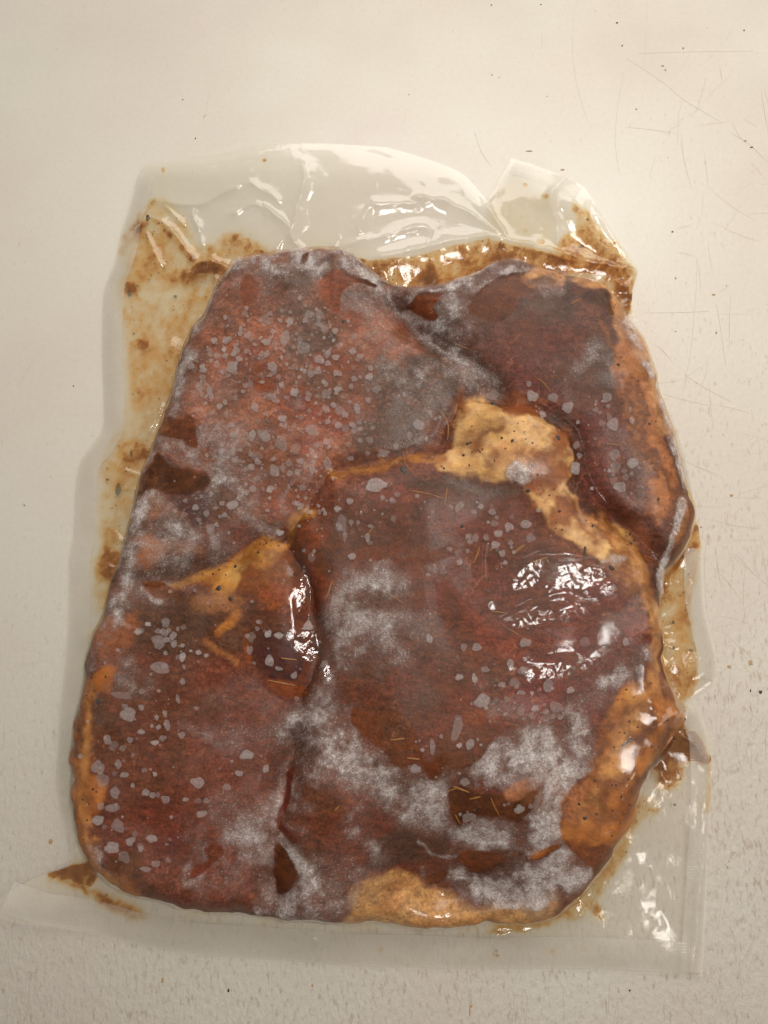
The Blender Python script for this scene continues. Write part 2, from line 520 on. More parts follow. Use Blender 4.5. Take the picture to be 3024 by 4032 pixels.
def col(shape, pts, c, a=1.0, soft=8, rough=14, width=None, fat=0.0):
    if fat == 0.0 and c[2] <= 36:
        fat = 0.35                            # clear marinade windows keep their own depth of colour
    if fat and fat >= 0.5 and shape != 'ell':
        sl, al = cover(shape, pts, 34, 60, (width or 0) + 26)
        al = al * a * 0.75
        COL[sl] = COL[sl] * (1 - al[..., None]) + lin((128, 70, 32)) * al[..., None]
        soft, rough = soft * 1.5, rough * 1.8
    sl, al = cover(shape, pts, soft, rough, width)
    al = al * a
    COL[sl] = COL[sl] * (1 - al[..., None]) + lin(c) * al[..., None]
    if fat is not None:
        FATM[sl] = FATM[sl] * (1 - al) + fat * al


def fro(shape, pts, a, soft=12, rough=30, width=None, mode='max'):
    sl, al = cover(shape, pts, soft, rough, width)
    if mode == 'max':
        FROST[sl] = np.maximum(FROST[sl], al * a)
    elif mode == 'set':
        FROST[sl] = FROST[sl] * (1 - al) + a * al
    else:
        FROST[sl] = FROST[sl] + a * al


def sme(shape, pts, a, soft=10, rough=20, width=None, mode='max'):
    sl, al = cover(shape, pts, soft, rough, width)
    if mode == 'max':
        SMEAR[sl] = np.maximum(SMEAR[sl], al * a)
    else:
        SMEAR[sl] = SMEAR[sl] * (1 - al) + a * al


PINK, ORB, GREY, FAT, TAN, AMB, WIN, DK = (200, 132, 112), (154, 72, 30), (92, 72, 60), (240, 192, 130), (224, 166, 112), (186, 116, 36), (112, 54, 18), (72, 42, 22)

# --- upper left steak
for e in ((1020, 1310, 130, 110), (800, 1480, 100, 180), (1500, 1340, 130, 110), (1340, 1130, 80, 120), (1120, 1720, 190, 120), (1330, 1700, 110, 90),
          (1010, 1640, 130, 100), (1230, 1830, 150, 80), (900, 1240, 90, 110)):
    col('ell', e, PINK, 0.75, 50, 80)
for e in ((985, 1150, 45, 70), (1000, 1400, 60, 75), (1045, 1515, 45, 38), (1330, 1440, 110, 40), (1300, 1150, 40, 100), (1390, 1220, 40, 80), (960, 1900, 120, 60), (1500, 1360, 40, 30),
          (1130, 1960, 90, 90), (1350, 1440, 60, 40)):
    col('ell', e, ORB, 0.85, 22, 50)
for e in ((1230, 1350, 120, 70), (1160, 1090, 110, 60), (1620, 1530, 190, 130), (1550, 1690, 150, 80), (850, 1960, 60, 120), (1400, 1150, 60, 40), (1290, 1040, 120, 40), (1200, 1230, 120, 60)):
    col('ell', e, GREY, 0.8, 40, 70)
for e in ((1240, 1650, 120, 45), (1180, 1590, 90, 60), (1330, 1640, 70, 50), (1200, 1750, 60, 40)):
    col('ell', e, (166, 80, 48), 0.8, 25, 50)
col('poly', [(540, 2040), (800, 2040), (1080, 2060), (1060, 2110), (900, 2190), (800, 2260), (560, 2290), (470, 2250)], (100, 72, 62), 0.9, 20, 40)
col('ell', (900, 2110, 150, 70), (150, 92, 86), 0.8, 30, 40)
col('poly', cD([(600, 70), (690, 90), (770, 50), (795, 270), (700, 230), (560, 190), (520, 150)]), (116, 58, 26), 1, 10, 20)
col('poly', cD([(560, 60), (600, 90), (600, 150), (560, 170), (530, 120)]), (175, 105, 45), 1, 6, 10)
col('poly', cD([(545, 280), (480, 400), (400, 560), (420, 580), (500, 540), (590, 580), (850, 560), (855, 430), (760, 410), (650, 360), (600, 330)]), (80, 44, 20), 1, 14, 26)
col('poly', cD([(600, 590), (850, 550), (880, 700), (780, 770), (700, 700)]), (86, 46, 42), 1, 10, 14)
col('poly', cD([(440, 590), (540, 570), (555, 680), (490, 735), (440, 680)]), (176, 104, 26), 1, 8, 12, fat=.6)
col('poly', cD([(390, 860), (470, 820), (590, 900), (570, 1000), (440, 1060), (370, 1020)]), (186, 112, 60), 0.95, 18, 30, fat=.5)
col('poly', cD([(640, 900), (760, 900), (800, 960), (760, 990), (640, 960)]), (160, 98, 52), 0.9, 14, 20, fat=.5)
col('poly', cB([(165, 285), (200, 262), (330, 310), (460, 355), (460, 382), (330, 352), (285, 390), (240, 450), (260, 560), (180, 520), (160, 400)]), (136, 62, 26), 1, 4, 10)
col('poly', cA([(1310, 210), (1325, 180), (1360, 170), (1350, 210), (1320, 235)]), (120, 60, 30), 1, 3, 6)

# --- upper right steak
for e in ((2120, 1400, 120, 160), (2280, 1560, 120, 200), (2350, 1850, 110, 200), (2050, 1450, 100, 90)):
    col('ell', e, (126, 64, 60), 0.8, 50, 70)
for e in ((1750, 1300, 90, 110), (1900, 1480, 60, 60), (2130, 1210, 130, 60), (2380, 1420, 60, 140), (2130, 1680, 140, 70), (2230, 1830, 70, 130), (1700, 1450, 90, 60)):
    col('ell', e, (84, 58, 46), 0.85, 40, 60)
col('poly', cB([(1435, 285), (1430, 380), (1380, 520), (1300, 600), (1180, 590), (1080, 540), (1085, 470), (1130, 410), (1250, 330)]), (108, 52, 20), 1, 5, 12)
col('poly', cB([(530, 500), (640, 520), (700, 480), (745, 430), (885, 420), (890, 440), (850, 520), (870, 570), (840, 600), (740, 580), (640, 530)]), (132, 64, 22), 1, 4, 12)
col('poly', cC([(200, 600), (330, 480), (380, 560), (360, 700), (330, 830), (240, 850), (190, 760), (160, 680)]), (104, 54, 32), .85, 16, 30)
col('poly', cB([(560, 640), (700, 640), (720, 720), (640, 760), (560, 760)]), (150, 88, 55), .8, 14, 24)
col('poly', cC([(265, 270), (290, 340), (520, 350), (700, 370), (800, 395), (850, 480), (885, 700), (870, 800), (960, 960), (1000, 1040), (1080, 1130), (1130, 1250), (1160, 1340),
                (1320, 1340), (1180, 960), (1090, 780), (990, 580), (900, 440), (860, 340), (700, 300), (520, 270), (380, 240)]), TAN, 1, 10, 20, fat=.8)
col('poly', cF([(1150, 60), (1170, 200), (1200, 330), (1250, 450), (1280, 560), (1300, 700), (1345, 800), (1400, 720), (1430, 600), (1370, 480), (1310, 300), (1250, 140), (1200, 40)]), (198, 126, 70), .9, 14, 24, fat=.7)
for pl in ([(1180, 180), (1230, 330), (1280, 470), (1310, 620)], [(1240, 220), (1290, 380), (1330, 560)], [(1330, 480), (1390, 640), (1440, 680)]):
    col('line', cF(pl), (112, 62, 34), .8, 14, 70, 30)
col('line', cC([(760, 560), (800, 640), (830, 720)]), (165, 100, 50), .8, 5, 8, 16)
for e in ((2240, 1130, 20, 60), (2350, 1165, 60, 30), (2140, 1100, 60, 16)):
    col('ell', e, (88, 58, 44), .8, 10, 20)

# --- central fat
col('poly', cF([(520, 290), (600, 265), (650, 300), (700, 330), (760, 330), (850, 350), (930, 400), (980, 460), (990, 540), (960, 620), (1000, 680), (1040, 760), (1100, 820), (1180, 900), (1240, 960),
                (1310, 1060), (1340, 1140), (1350, 1244), (1290, 1244), (1260, 1180), (1200, 1080), (1120, 960), (1020, 870), (900, 800), (840, 700), (780, 650), (760, 610), (650, 612), (560, 600), (440, 570),
                (430, 520), (510, 480), (490, 440), (510, 380)]), FAT, 1, 8, 16, fat=1)
col('ell', (1920, 1670, 75, 60), (244, 192, 112), .9, 25, 30, fat=.6)
col('ell', (1860, 1850, 100, 40), (238, 184, 108), .8, 20, 30, fat=.8)
col('ell', (2020, 1790, 90, 50), (228, 166, 104), .8, 20, 30, fat=.8)
for e in ((2060, 1590, 110, 45), (2140, 1860, 90, 80), (2210, 2010, 60, 70), (1810, 1590, 25, 60), (2200, 1740, 50, 60), (2080, 1890, 60, 40)):
    col('ell', e, (150, 80, 34), .9, 22, 60, fat=.7)
col('line', cF([(590, 490), (620, 440), (660, 412), (710, 400)]), (142, 84, 42), .8, 8, 14, 16, fat=.5)
col('line', cF([(960, 690), (1020, 780), (1080, 850)]), (150, 84, 40), .7, 8, 20, 20, fat=.5)
col('line', cF([(880, 820), (1000, 900), (1120, 1000), (1200, 1130), (1260, 1244)]), (150, 84, 44), .6, 8, 20, 22, fat=.5)
col('line', cF([(0, 567), (140, 555), (220, 555), (300, 520), (360, 525), (430, 530)]), (192, 126, 50), .95, 12, 30, 34, fat=.7)
col('poly', cF([(1100, 790), (1180, 785), (1250, 860), (1290, 950), (1310, 1040), (1280, 1040), (1220, 930), (1150, 860)]), (212, 156, 68), 1, 6, 10, fat=1)
col('poly', cF([(1240, 770), (1290, 800), (1320, 900), (1330, 960), (1290, 930), (1250, 850)]), (150, 84, 58), .9, 8, 14, fat=.5)
col('poly', cF([(1040, 690), (1130, 740), (1110, 790), (1060, 790)]), (92, 60, 44), .9, 12, 20)
# --- middle: brown marinade
col('poly', [(1450, 1960), (1650, 1890), (1780, 1900), (2000, 1920), (2050, 2000), (1900, 2060), (1800, 2180), (1550, 2190), (1350, 2200), (1260, 2100), (1330, 2010)], (100, 54, 30), .85, 40, 70)
col('ell', (1560, 1940, 110, 50), (150, 80, 66), .8, 25, 40)
col('ell', (1860, 2050, 160, 70), (136, 66, 50), .8, 40, 50)
col('poly', cE([(880, 460), (1150, 470), (1400, 500), (1560, 520), (1560, 590), (1300, 570), (1100, 560), (860, 520)]), (86, 56, 38), .85, 18, 30)
col('poly', cE([(530, 920), (800, 920), (1000, 930), (1130, 950), (1000, 1005), (700, 1005), (520, 1015)]), (122, 60, 20), .9, 12, 20)
col('poly', cE([(0, 880), (60, 730), (200, 680), (250, 800), (340, 860), (380, 900), (420, 1050), (300, 1200), (240, 1327), (0, 1327), (-90, 1200)]), (140, 66, 26), .9, 20, 40)
col('ell', (1310, 2200, 60, 60), (88, 52, 34), .9, 25, 40)
# --- fat tongue between the left steaks
col('poly', cD([(1410, 690), (1550, 670), (1560, 700), (1440, 745), (1400, 880), (1330, 900), (1280, 860), (1200, 840), (1100, 920), (1050, 980), (880, 1060), (700, 1130), (600, 1150), (450, 1160),
                (440, 1190), (560, 1200), (700, 1190), (840, 1180), (900, 1200), (960, 1250), (1050, 1180), (1100, 1100), (1300, 1130), (1360, 960)]), (196, 134, 52), 1, 8, 14, fat=1)
col('ell', (960, 2260, 90, 40), (222, 172, 96), .8, 18, 26, fat=1)
col('poly', cD([(1100, 1060), (1250, 1050), (1400, 1000), (1420, 1200), (1380, 1327), (1150, 1250), (1050, 1190)]), (156, 84, 26), .9, 14, 24, fat=.5)
col('poly', cD([(1200, 1180), (1420, 1160), (1430, 1270), (1250, 1280)]), (178, 92, 52), .8, 14, 24)
col('poly', cD([(430, 1160), (560, 1150), (640, 1200), (600, 1250), (500, 1240)]), (150, 76, 24), .95, 5, 10)
col('poly', cD([(690, 1190), (780, 1150), (900, 1170), (840, 1200)]), (146, 74, 22), .9, 5, 10)
# --- lower left steak
col('poly', [(420, 2360), (620, 2340), (830, 2350), (980, 2400), (950, 2560), (700, 2560), (520, 2560), (440, 2480)], (98, 72, 56), .85, 40, 60)
col('ell', (850, 2370, 110, 40), (186, 124, 66), .85, 20, 30, fat=.7)
col('poly', cH([(300, 40), (500, 30), (540, 120), (480, 220), (330, 290), (270, 240)]), (176, 104, 60), .85, 20, 30, fat=.5)
col('line', cH([(1210, 20), (1180, 80), (1100, 140)]), (196, 124, 42), .95, 6, 10, 30, fat=.5)
col('line', cH([(1020, 210), (1100, 270), (1200, 340)]), (180, 116, 66), .9, 6, 10, 26, fat=.5)
col('poly', cO([(1230, 500), (1300, 470), (1450, 520), (1520, 640), (1490, 740), (1350, 730), (1260, 660)]), (74, 26, 28), 1, 10, 14)
col('line', cO([(1240, 480), (1230, 560), (1250, 640)]), (170, 84, 20), .8, 6, 10, 20)
col('poly', cO([(1340, 730), (1480, 750), (1540, 800), (1500, 830), (1400, 815)]), (150, 72, 24), 1, 6, 10)
col('poly', cH([(350, 360), (420, 365), (415, 460), (370, 520), (290, 560), (270, 700), (245, 800), (255, 1000), (250, 1100), (340, 1130), (300, 1340), (80, 1340), (90, 1240), (130, 1160), (110, 1000), (130, 850), (160, 640), (200, 500), (250, 410)]), (180, 104, 36), 1, 8, 16, fat=1)
col('line', cH([(260, 560), (240, 750), (240, 950), (225, 1150), (210, 1300)]), (206, 142, 74), .8, 8, 12, 26, fat=1)
col('line', cH([(190, 560), (170, 750), (165, 950), (130, 1100)]), (120, 62, 18), .7, 8, 20, 30, fat=1)
col('poly', cH([(270, 570), (370, 560), (350, 650), (440, 680), (420, 760), (330, 800), (260, 820)]), (92, 58, 30), .85, 10, 16)
col('poly', cK([(100, 0), (240, 0), (250, 100), (330, 130), (300, 300), (220, 400), (250, 560), (330, 700), (400, 740), (490, 760), (580, 880), (640, 935), (560, 950), (430, 900), (330, 850), (170, 790), (130, 560), (90, 300), (130, 180)]), (194, 118, 48), 1, 8, 14, fat=1)
col('line', cK([(120, 250), (140, 450), (170, 650)]), (112, 60, 24), .8, 12, 24, 40, fat=1)
col('poly', cK([(410, 620), (560, 580), (580, 760), (560, 860), (480, 740), (380, 700)]), (104, 60, 22), .9, 14, 24)
col('ell', (690, 3310, 90, 60), (112, 38, 26), .9, 30, 40)
col('ell', (600, 3200, 120, 80), (130, 60, 50), .7, 30, 40)
col('poly', cK([(720, 895), (900, 830), (940, 850), (920, 910), (1000, 930), (1250, 890), (1320, 930), (1320, 1070), (1000, 1030), (780, 970)]), (126, 60, 38), 1, 5, 14)
col('poly', cK([(1010, 560), (1080, 520), (1140, 570), (1110, 620), (1070, 650), (1000, 720), (930, 760), (920, 720), (960, 670), (1020, 640)]), (118, 54, 36), 1, 4, 10)
col('poly', cL([(290, 560), (340, 530), (400, 620), (445, 700), (400, 800), (360, 860), (310, 840), (290, 700)]), (124, 60, 22), 1, 5, 10)
col('line', cL([(410, 60), (400, 140), (400, 220), (350, 330), (340, 420), (430, 510)]), (116, 44, 30), 1, 5, 12, 34)
# --- centre right steak
for e in ((2350, 2450, 210, 160), (2250, 2750, 200, 90), (2450, 2350, 120, 130), (2150, 2700, 160, 80)):
    col('ell', e, (140, 66, 62), .8, 60, 70)
for e in ((1950, 2560, 130, 110), (1850, 2480, 110, 90)):
    col('ell', e, (158, 78, 56), .8, 50, 50)
for e in ((1700, 2300, 170, 90), (1800, 2700, 80, 70)):
    col('ell', e, (120, 50, 26), .75, 40, 50)
col('ell', (1480, 2450, 180, 200), (116, 72, 62), .75, 60, 60)
col('poly', cI([(640, 500), (680, 470), (760, 520), (850, 510), (950, 490), (1020, 560), (1060, 640), (1090, 770), (1140, 820), (1260, 760), (1260, 850), (1200, 940), (1150, 940), (1090, 830), (1040, 830),
                (940, 870), (890, 820), (840, 740), (750, 690), (680, 620), (630, 560)]), (120, 58, 14), 1, 5, 12)
col('ell', (1560, 2870, 50, 40), (86, 44, 14), .8, 20, 20)
col('poly', cI([(1380, 500), (1560, 490), (1590, 570), (1400, 580)]), (142, 70, 28), 1, 8, 14)
col('poly', cI([(1260, 640), (1540, 600), (1560, 740), (1400, 850), (1260, 850)]), (112, 62, 34), .85, 14, 24)
col('poly', cI([(390, 850), (560, 880), (620, 1020), (620, 1120), (540, 1280), (400, 1260), (370, 1180), (430, 1060)]), (140, 74, 52), .9, 16, 30)
col('ell', (1290, 3150, 60, 80), (112, 64, 40), .8, 20, 20)
col('poly', cJ([(1500, 300), (1470, 100), (1420, 110), (1380, 300), (1240, 360), (1180, 450), (1150, 560), (1080, 700), (1030, 870), (950, 970), (890, 1100), (850, 1230), (840, 1340), (1300, 1340), (1420, 1030), (1520, 800), (1680, 560), (1680, 400), (1560, 300)]), (206, 130, 56), 1, 10, 20, fat=1)
for pl, wd in (([(1470, 120), (1480, 260), (1530, 400)], 40), ([(1420, 600), (1300, 820), (1180, 960), (1080, 1090)], 42), ([(1560, 640), (1440, 860), (1330, 1020), (1240, 1180)], 40), ([(1500, 800), (1660, 780)], 30), ([(1180, 580), (1100, 720), (1060, 860)], 26)):
    col('line', cJ(pl), (116, 66, 36), .85, 12, 30, wd, fat=.6)
for e in ((1340, 510, 110, 70), (1050, 1080, 60, 50), (1130, 1190, 90, 40), (1380, 330, 60, 40)):
    (u, v), = cJ([(e[0], e[1])])
    col('ell', (u, v, e[2] / 1.659, e[3] / 1.659), (112, 72, 50), .85, 16, 30, fat=.5)
for e in ((1200, 860, 90, 60), (1260, 760, 60, 40), (980, 1150, 50, 80), (1330, 400, 60, 40), (1450, 320, 26, 60)):
    (u, v), = cJ([(e[0], e[1])])
    col('ell', (u, v, e[2] / 1.659, e[3] / 1.659), (226, 160, 76), .85, 16, 26, fat=1)
col('poly', cM([(880, 150), (960, 60), (1000, 20), (1080, 40), (1160, 130), (1130, 240), (1060, 400), (960, 520), (860, 560), (880, 400), (900, 300)]), (196, 118, 52), .3, 16, 26, fat=1)
col('poly', cM([(960, 340), (1060, 330), (1040, 430), (960, 520), (920, 480)]), (128, 74, 44), .85, 14, 24, fat=.6)
col('poly', cJ([(105, 1010), (200, 980), (330, 1030), (460, 1050), (500, 1080), (670, 1000), (665, 1100), (620, 1180), (540, 1220), (440, 1190), (290, 1170), (180, 1250), (120, 1130)]), (96, 52, 20), 1, 4, 12)
col('poly', cJ([(460, 1030), (560, 960), (680, 930), (680, 1000), (520, 1090)]), (212, 142, 100), .9, 8, 16, fat=.4)
col('ell', (2200, 3130, 120, 110), (196, 130, 90), .7, 40, 40)
col('poly', cM([(480, 350), (560, 330), (660, 365), (610, 410), (560, 430), (520, 400)]), (146, 76, 36), 1, 4, 10)
col('poly', cM([(355, 445), (430, 410), (450, 430), (410, 470), (370, 470)]), (134, 78, 52), 1, 4, 10)
col('poly', cM([(755, 355), (870, 300), (870, 330), (775, 372)]), (204, 128, 56), 1, 4, 10)
col('poly', cL([(800, 830), (980, 750), (1100, 735), (1240, 780), (1300, 830), (1400, 850), (1500, 930), (1700, 950), (2000, 900), (2150, 850), (2150, 1000), (1900, 1130), (1300, 1140), (1000, 1120), (700, 1100), (800, 980)]), (226, 180, 122), 1, 18, 24, fat=.3)
for e in ((1000, 940, 110, 60), (870, 1040, 90, 40), (1300, 1060, 120, 40), (1100, 830, 100, 50), (1600, 1050, 160, 40)):
    (u, v), = cL([(e[0], e[1])])
    col('ell', (u, v, e[2] / 1.659, e[3] / 1.659), (206, 136, 66), .6, 34, 40, fat=.3)
col('line', cL([(930, 880), (900, 950), (980, 1030), (1060, 1050)]), (222, 178, 118), .8, 16, 24, 40, fat=.3)
col('poly', cL([(1000, 480), (1130, 440), (1400, 520), (1380, 640), (1200, 690), (950, 720), (900, 680), (960, 560)]), (98, 74, 72), .85, 24, 40)
# the fat cap runs on down the right flank, and the left rim stays pale along its crest
col('line', [(2330, 2030), (2440, 2130), (2515, 2250), (2560, 2380), (2580, 2500), (2585, 2620), (2555, 2730)], (214, 150, 92), .9, 16, 40, 52, fat=.9)
col('line', [(2400, 2080), (2490, 2190), (2545, 2330), (2560, 2460)], (236, 182, 122), .6, 12, 30, 20, fat=.9)
col('line', [(2500, 2800), (2450, 2920), (2380, 3040), (2330, 3160)], (226, 164, 92), .6, 18, 40, 40, fat=.9)
col('line', [(345, 2700), (330, 2850), (325, 3000), (315, 3150), (335, 3300), (390, 3440), (500, 3520)], (216, 152, 84), .7, 12, 30, 34, fat=.9)
# lateral brown on the right bag wall
col('poly', cF([(1400, 640), (1470, 660), (1510, 800), (1500, 900), (1400, 960), (1350, 1060), (1340, 960), (1390, 820)]), (132, 78, 42), .9, 10, 20, fat=.4)
col('line', cF([(1440, 690), (1450, 780), (1420, 860)]), (200, 140, 80), .7, 8, 20, 30, fat=.4)
# dark rim near the left table line
col('line', [(612, 1690), (560, 1840), (500, 2060), (460, 2240), (400, 2390)], (96, 74, 66), .7, 12, 20, 40)

# crease shade painted into the colour between the steaks, with pooled marinade
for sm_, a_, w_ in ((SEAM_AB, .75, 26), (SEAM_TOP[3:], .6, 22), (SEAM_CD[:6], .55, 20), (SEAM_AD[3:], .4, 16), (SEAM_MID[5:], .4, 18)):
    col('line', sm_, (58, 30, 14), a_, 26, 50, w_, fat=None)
# tonal mottling of the flesh itself, dark marinade clinging in patches
mot = fbm(X, Y, 0.009, 71, 4) - 0.5
mot2 = fbm(X * 1.0 + Y * 0.4, Y * 2.6, 0.0045, 75, 4, 0.65) - 0.5
mot3 = fbm(X, Y, 0.0022, 77, 3, 0.7) - 0.5
pool = smoothstep(0.50, 0.64, fbm(X, Y, 0.015, 121, 5, 0.6)) * (1 - 0.75 * FATM)
pool2 = smoothstep(0.52, 0.66, fbm(X + 0.5 * Y, Y, 0.0050, 125, 4, 0.65))
lum = COL @ np.array([0.30, 0.59, 0.11])
COL = 0.92 * COL + 0.08 * lum[..., None] * np.array([1.45, 0.95, 0.62])
COL *= (np.array([0.63, 0.52, 0.38]) * (1 - FATM[..., None]) + np.array([0.90, 0.87, 0.80]) * FATM[..., None])
pool = blur(pool, 3)
COL = COL * (1 - 0.68 * pool[..., None]) + lin((84, 48, 24)) * 0.68 * pool[..., None]
fatdirt = smoothstep(0.50, 0.64, fbm((X + Y) * 0.55 + 0.006 * warpx, (Y - X) * 1.5 + 0.006 * warpy, 0.0075, 161, 4, 0.6)) * FATM * (1 - 0.8 * smoothstep(0.36, 0.48, COL[..., 1]))
fatdirt = blur(fatdirt, 1) * 0.5
COL = COL * (1 - fatdirt[..., None]) + lin((118, 64, 28)) * fatdirt[..., None]
p2 = (0.20 + 0.24 * FATM * (1 - smoothstep(0.30, 0.44, COL[..., 1]))) * pool2
COL = COL * (1 - p2[..., None]) + lin((96, 52, 22)) * p2[..., None]
vn = np.abs(2 * fbm(X + 0.006 * warpx, Y * 1.5 + 0.006 * warpy, 0.018, 141, 4, 0.6) - 1)
crack = smoothstep(0.055, 0.0, vn) * (1 - FATM) * smoothstep(0.40, 0.6, fbm(X, Y, 0.03, 143, 2))
vn2 = np.abs(2 * fbm(X * 1.6 + 0.004 * warpx, Y, 0.014, 151, 4, 0.6) - 1)
marble = smoothstep(0.045, 0.0, vn2) * (1 - FATM) * smoothstep(0.42, 0.62, fbm(X, Y, 0.028, 153, 2))
COL = COL * (1 - 0.45 * crack[..., None]) + lin((58, 30, 16)) * 0.45 * crack[..., None]
COL = COL * (1 - 0.32 * marble[..., None]) + lin((176, 112, 84)) * 0.32 * marble[..., None]
COL = np.clip(COL * (1 + (0.40 * mot + 0.40 * mot2 + 0.35 * mot3) * (1 - 0.5 * FATM))[..., None], 0.004, 1)

fat_up = 0.0016 * blur(blur(FATM, 2), 4) * np.clip(t, 0, 1)
Hm = Hm + fat_up
F = F + fat_up

# --- frost between meat and film
base = smoothstep(0.40, 0.72, fbm(X, Y, 0.022, 81, 4))
FROST = np.where(sd_meat > -0.003, 0.03 + 0.16 * base, 0.0)
FROST = np.where(LABEL == 0, FROST + 0.18, FROST)
FROST = np.where(LABEL == 3, FROST + 0.05, FROST)
for pts, wd, a in (([(690, 1440), (725, 1370), (850, 1135), (925, 1050), (1100, 1000), (1330, 1000), (1440, 1060), (1540, 1130)], 95, .66),
                   ([(1480, 1090), (1580, 1150), (1720, 1150), (1850, 1110), (1980, 1060), (2040, 1040)], 110, .72),
                   ([(1440, 1060), (1560, 1150), (1640, 1210)], 60, .70),
                   ([(545, 2080), (515, 2200), (475, 2330), (415, 2500), (375, 2600)], 70, .62),
                   ([(735, 1430), (660, 1680), (600, 1860), (550, 2060)], 60, .72),
                   ([(2455, 1230), (2510, 1370), (2568, 1500), (2622, 1660), (2658, 1790), (2685, 1900)], 56, .85),
                   ([(2010, 1040), (2200, 1085), (2390, 1120)], 34, .55)):
    fro('line', pts, a, 22, 26, wd)
fro('poly', cB([(330, 300), (600, 460), (760, 560), (1050, 430), (1100, 620), (1200, 740), (1140, 800), (920, 760), (780, 780), (720, 700), (600, 600), (480, 500), (380, 400)]), .52, 24, 60)
fro('ell', (1600, 1510, 160, 110), .50, 40, 70)
fro('ell', (1230, 1040, 220, 50), .58, 30, 50)
fro('ell', (2330, 1420, 130, 90), .42, 40, 60)
fro('ell', (2180, 1130, 90, 60), .40, 30, 50)
fro('line', cB([(830, 770), (1000, 850), (1150, 930), (1260, 1040), (1290, 1110)]), .56, 14, 16, 40)
fro('line', cB([(900, 740), (1000, 785)]), .88, 8, 12, 22)
fro('line', cB([(730, 740), (850, 765)]), .7, 8, 20, 22)
for pts, wd, a in (([(700, 250), (860, 390), (1000, 500), (1160, 640)], 40, .58), ([(560, 620), (680, 760), (780, 880)], 46, .60), ([(1050, 690), (1180, 770), (1290, 830)], 38, .56),
                   ([(550, 200), (440, 430), (370, 590)], 22, .66), ([(375, 610), (370, 700)], 40, .62), ([(560, 210), (640, 330), (700, 370)], 30, .5)):
    fro('line', cD(pts), a, 5, 8, wd)
fro('line', cD([(440, 1190), (490, 1235), (545, 1270)]), .95, 4, 8, 30)
fro('line', cD([(600, 1150), (700, 1190), (830, 1190)]), .6, 10, 20, 24)
fro('poly', cD([(850, 390), (1080, 520), (1090, 640), (880, 640), (850, 540)]), .46, 10, 30)
fro('poly', cD([(330, 760), (800, 760), (1080, 940), (800, 1090), (560, 1130), (300, 1100)]), .40, 24, 40)
for pts, wd, a in (([(480, 280), (550, 400), (660, 520)], 44, .46), ([(800, 690), (1000, 830), (1210, 915)], 40, .42), ([(270, 390), (350, 350)], 30, .5)):
    fro('line', cH(pts), a, 6, 12, wd)
fro('ell', (500, 2680, 50, 34), .6, 8, 40)
fro('poly', cI([(150, 640), (180, 520), (400, 470), (560, 420), (640, 500), (680, 640), (760, 720), (860, 800), (620, 860), (400, 830), (420, 740), (250, 700)]), .66, 24, 70)
fro('poly', cI([(620, 900), (900, 880), (1100, 950), (1270, 900), (1400, 850), (1300, 1000), (1280, 1150), (1340, 1250), (1100, 1200), (800, 1100), (640, 1000)]), .60, 24, 70)
fro('ell', (1440, 2500, 190, 170), .46, 60, 80)
fro('line', cI([(530, 0), (500, 180), (430, 400)]), .52, 16, 30, 70)
fro('poly', cJ([(880, 470), (1030, 480), (1020, 650), (1060, 760), (940, 960), (880, 1100), (850, 1230), (700, 1250), (690, 960), (500, 1010), (400, 1000), (350, 880), (50, 930), (0, 1000), (0, 920), (300, 820), (400, 700), (560, 720), (700, 600), (800, 560)]), .70, 20, 60)
fro('line', cJ([(1080, 430), (1180, 330), (1300, 200), (1400, 120)]), .72, 14, 40, 50)
fro('poly', cJ([(560, 640), (720, 620), (900, 480), (1000, 500), (980, 720), (820, 760), (640, 800)]), .80, 20, 60)
fro('ell', (2500, 2810, 36, 26), .6, 14, 20)
fro('poly', cE([(430, 1090), (520, 1040), (700, 1000), (720, 1060), (560, 1080), (470, 1140)]), .6, 10, 30)
fro('poly', cE([(440, 1060), (700, 1060), (840, 1080), (850, 1240), (620, 1300), (380, 1300), (380, 1180)]), .46, 16, 30)
fro('poly', cE([(920, 1050), (1100, 1000), (1120, 1030), (1030, 1110), (950, 1090)]), .62, 10, 30)
for pts, wd, a in (([(375, 0), (355, 200), (310, 330), (290, 420)], 30, .78), ([(350, 510), (420, 590), (480, 690), (560, 800), (600, 870)], 44, .74), ([(480, 0), (470, 140), (420, 190)], 44, .7),
                   ([(540, 0), (560, 120)], 50, .6), ([(640, 0), (760, 60)], 24, .75)):
    fro('line', cL(pts), a, 10, 30, wd)
for e, a in (((285, 420, 42, 45), .85), ((500, 300, 80, 55), .78), ((490, 840, 130, 100), .66), ((820, 320, 32, 42), .82), ((835, 455, 55, 42), .85), ((960, 545, 60, 60), .74), ((420, 640, 60, 40), .6),
             ((1010, 620, 60, 40), .5), ((480, 440, 60, 30), .6)):
    (u, v), = cL([(e[0], e[1])])
    fro('ell', (u, v, e[2] / 1.659, e[3] / 1.659), a, 10, 40)
fro('poly', cL([(0, 700), (240, 600), (300, 560), (300, 860), (180, 960), (60, 860), (-200, 830), (-250, 700)]), .40, 24, 60)
fro('poly', cL([(150, 960), (300, 880), (600, 900), (760, 860), (860, 780), (820, 900), (700, 1040), (600, 1090), (300, 1060), (130, 1040)]), .62, 16, 40)
fro('poly', cL([(600, 560), (860, 560), (920, 640), (860, 780), (740, 880), (560, 760), (500, 640)]), .44, 30, 60)
fro('poly', cL([(900, 60), (1440, 60), (1440, 400), (1500, 460), (1200, 420), (960, 300), (840, 160)]), .52, 30, 70)
fro('poly', cK([(960, 480), (1200, 380), (1400, 300), (1480, 460), (1400, 700), (1200, 840), (1040, 860), (1120, 700), (1180, 600), (1060, 520), (960, 640), (900, 640)]), .46, 30, 70)
fro('line', cK([(960, 480), (930, 600), (880, 760), (930, 790), (1000, 750)]), .66, 8, 24, 26)
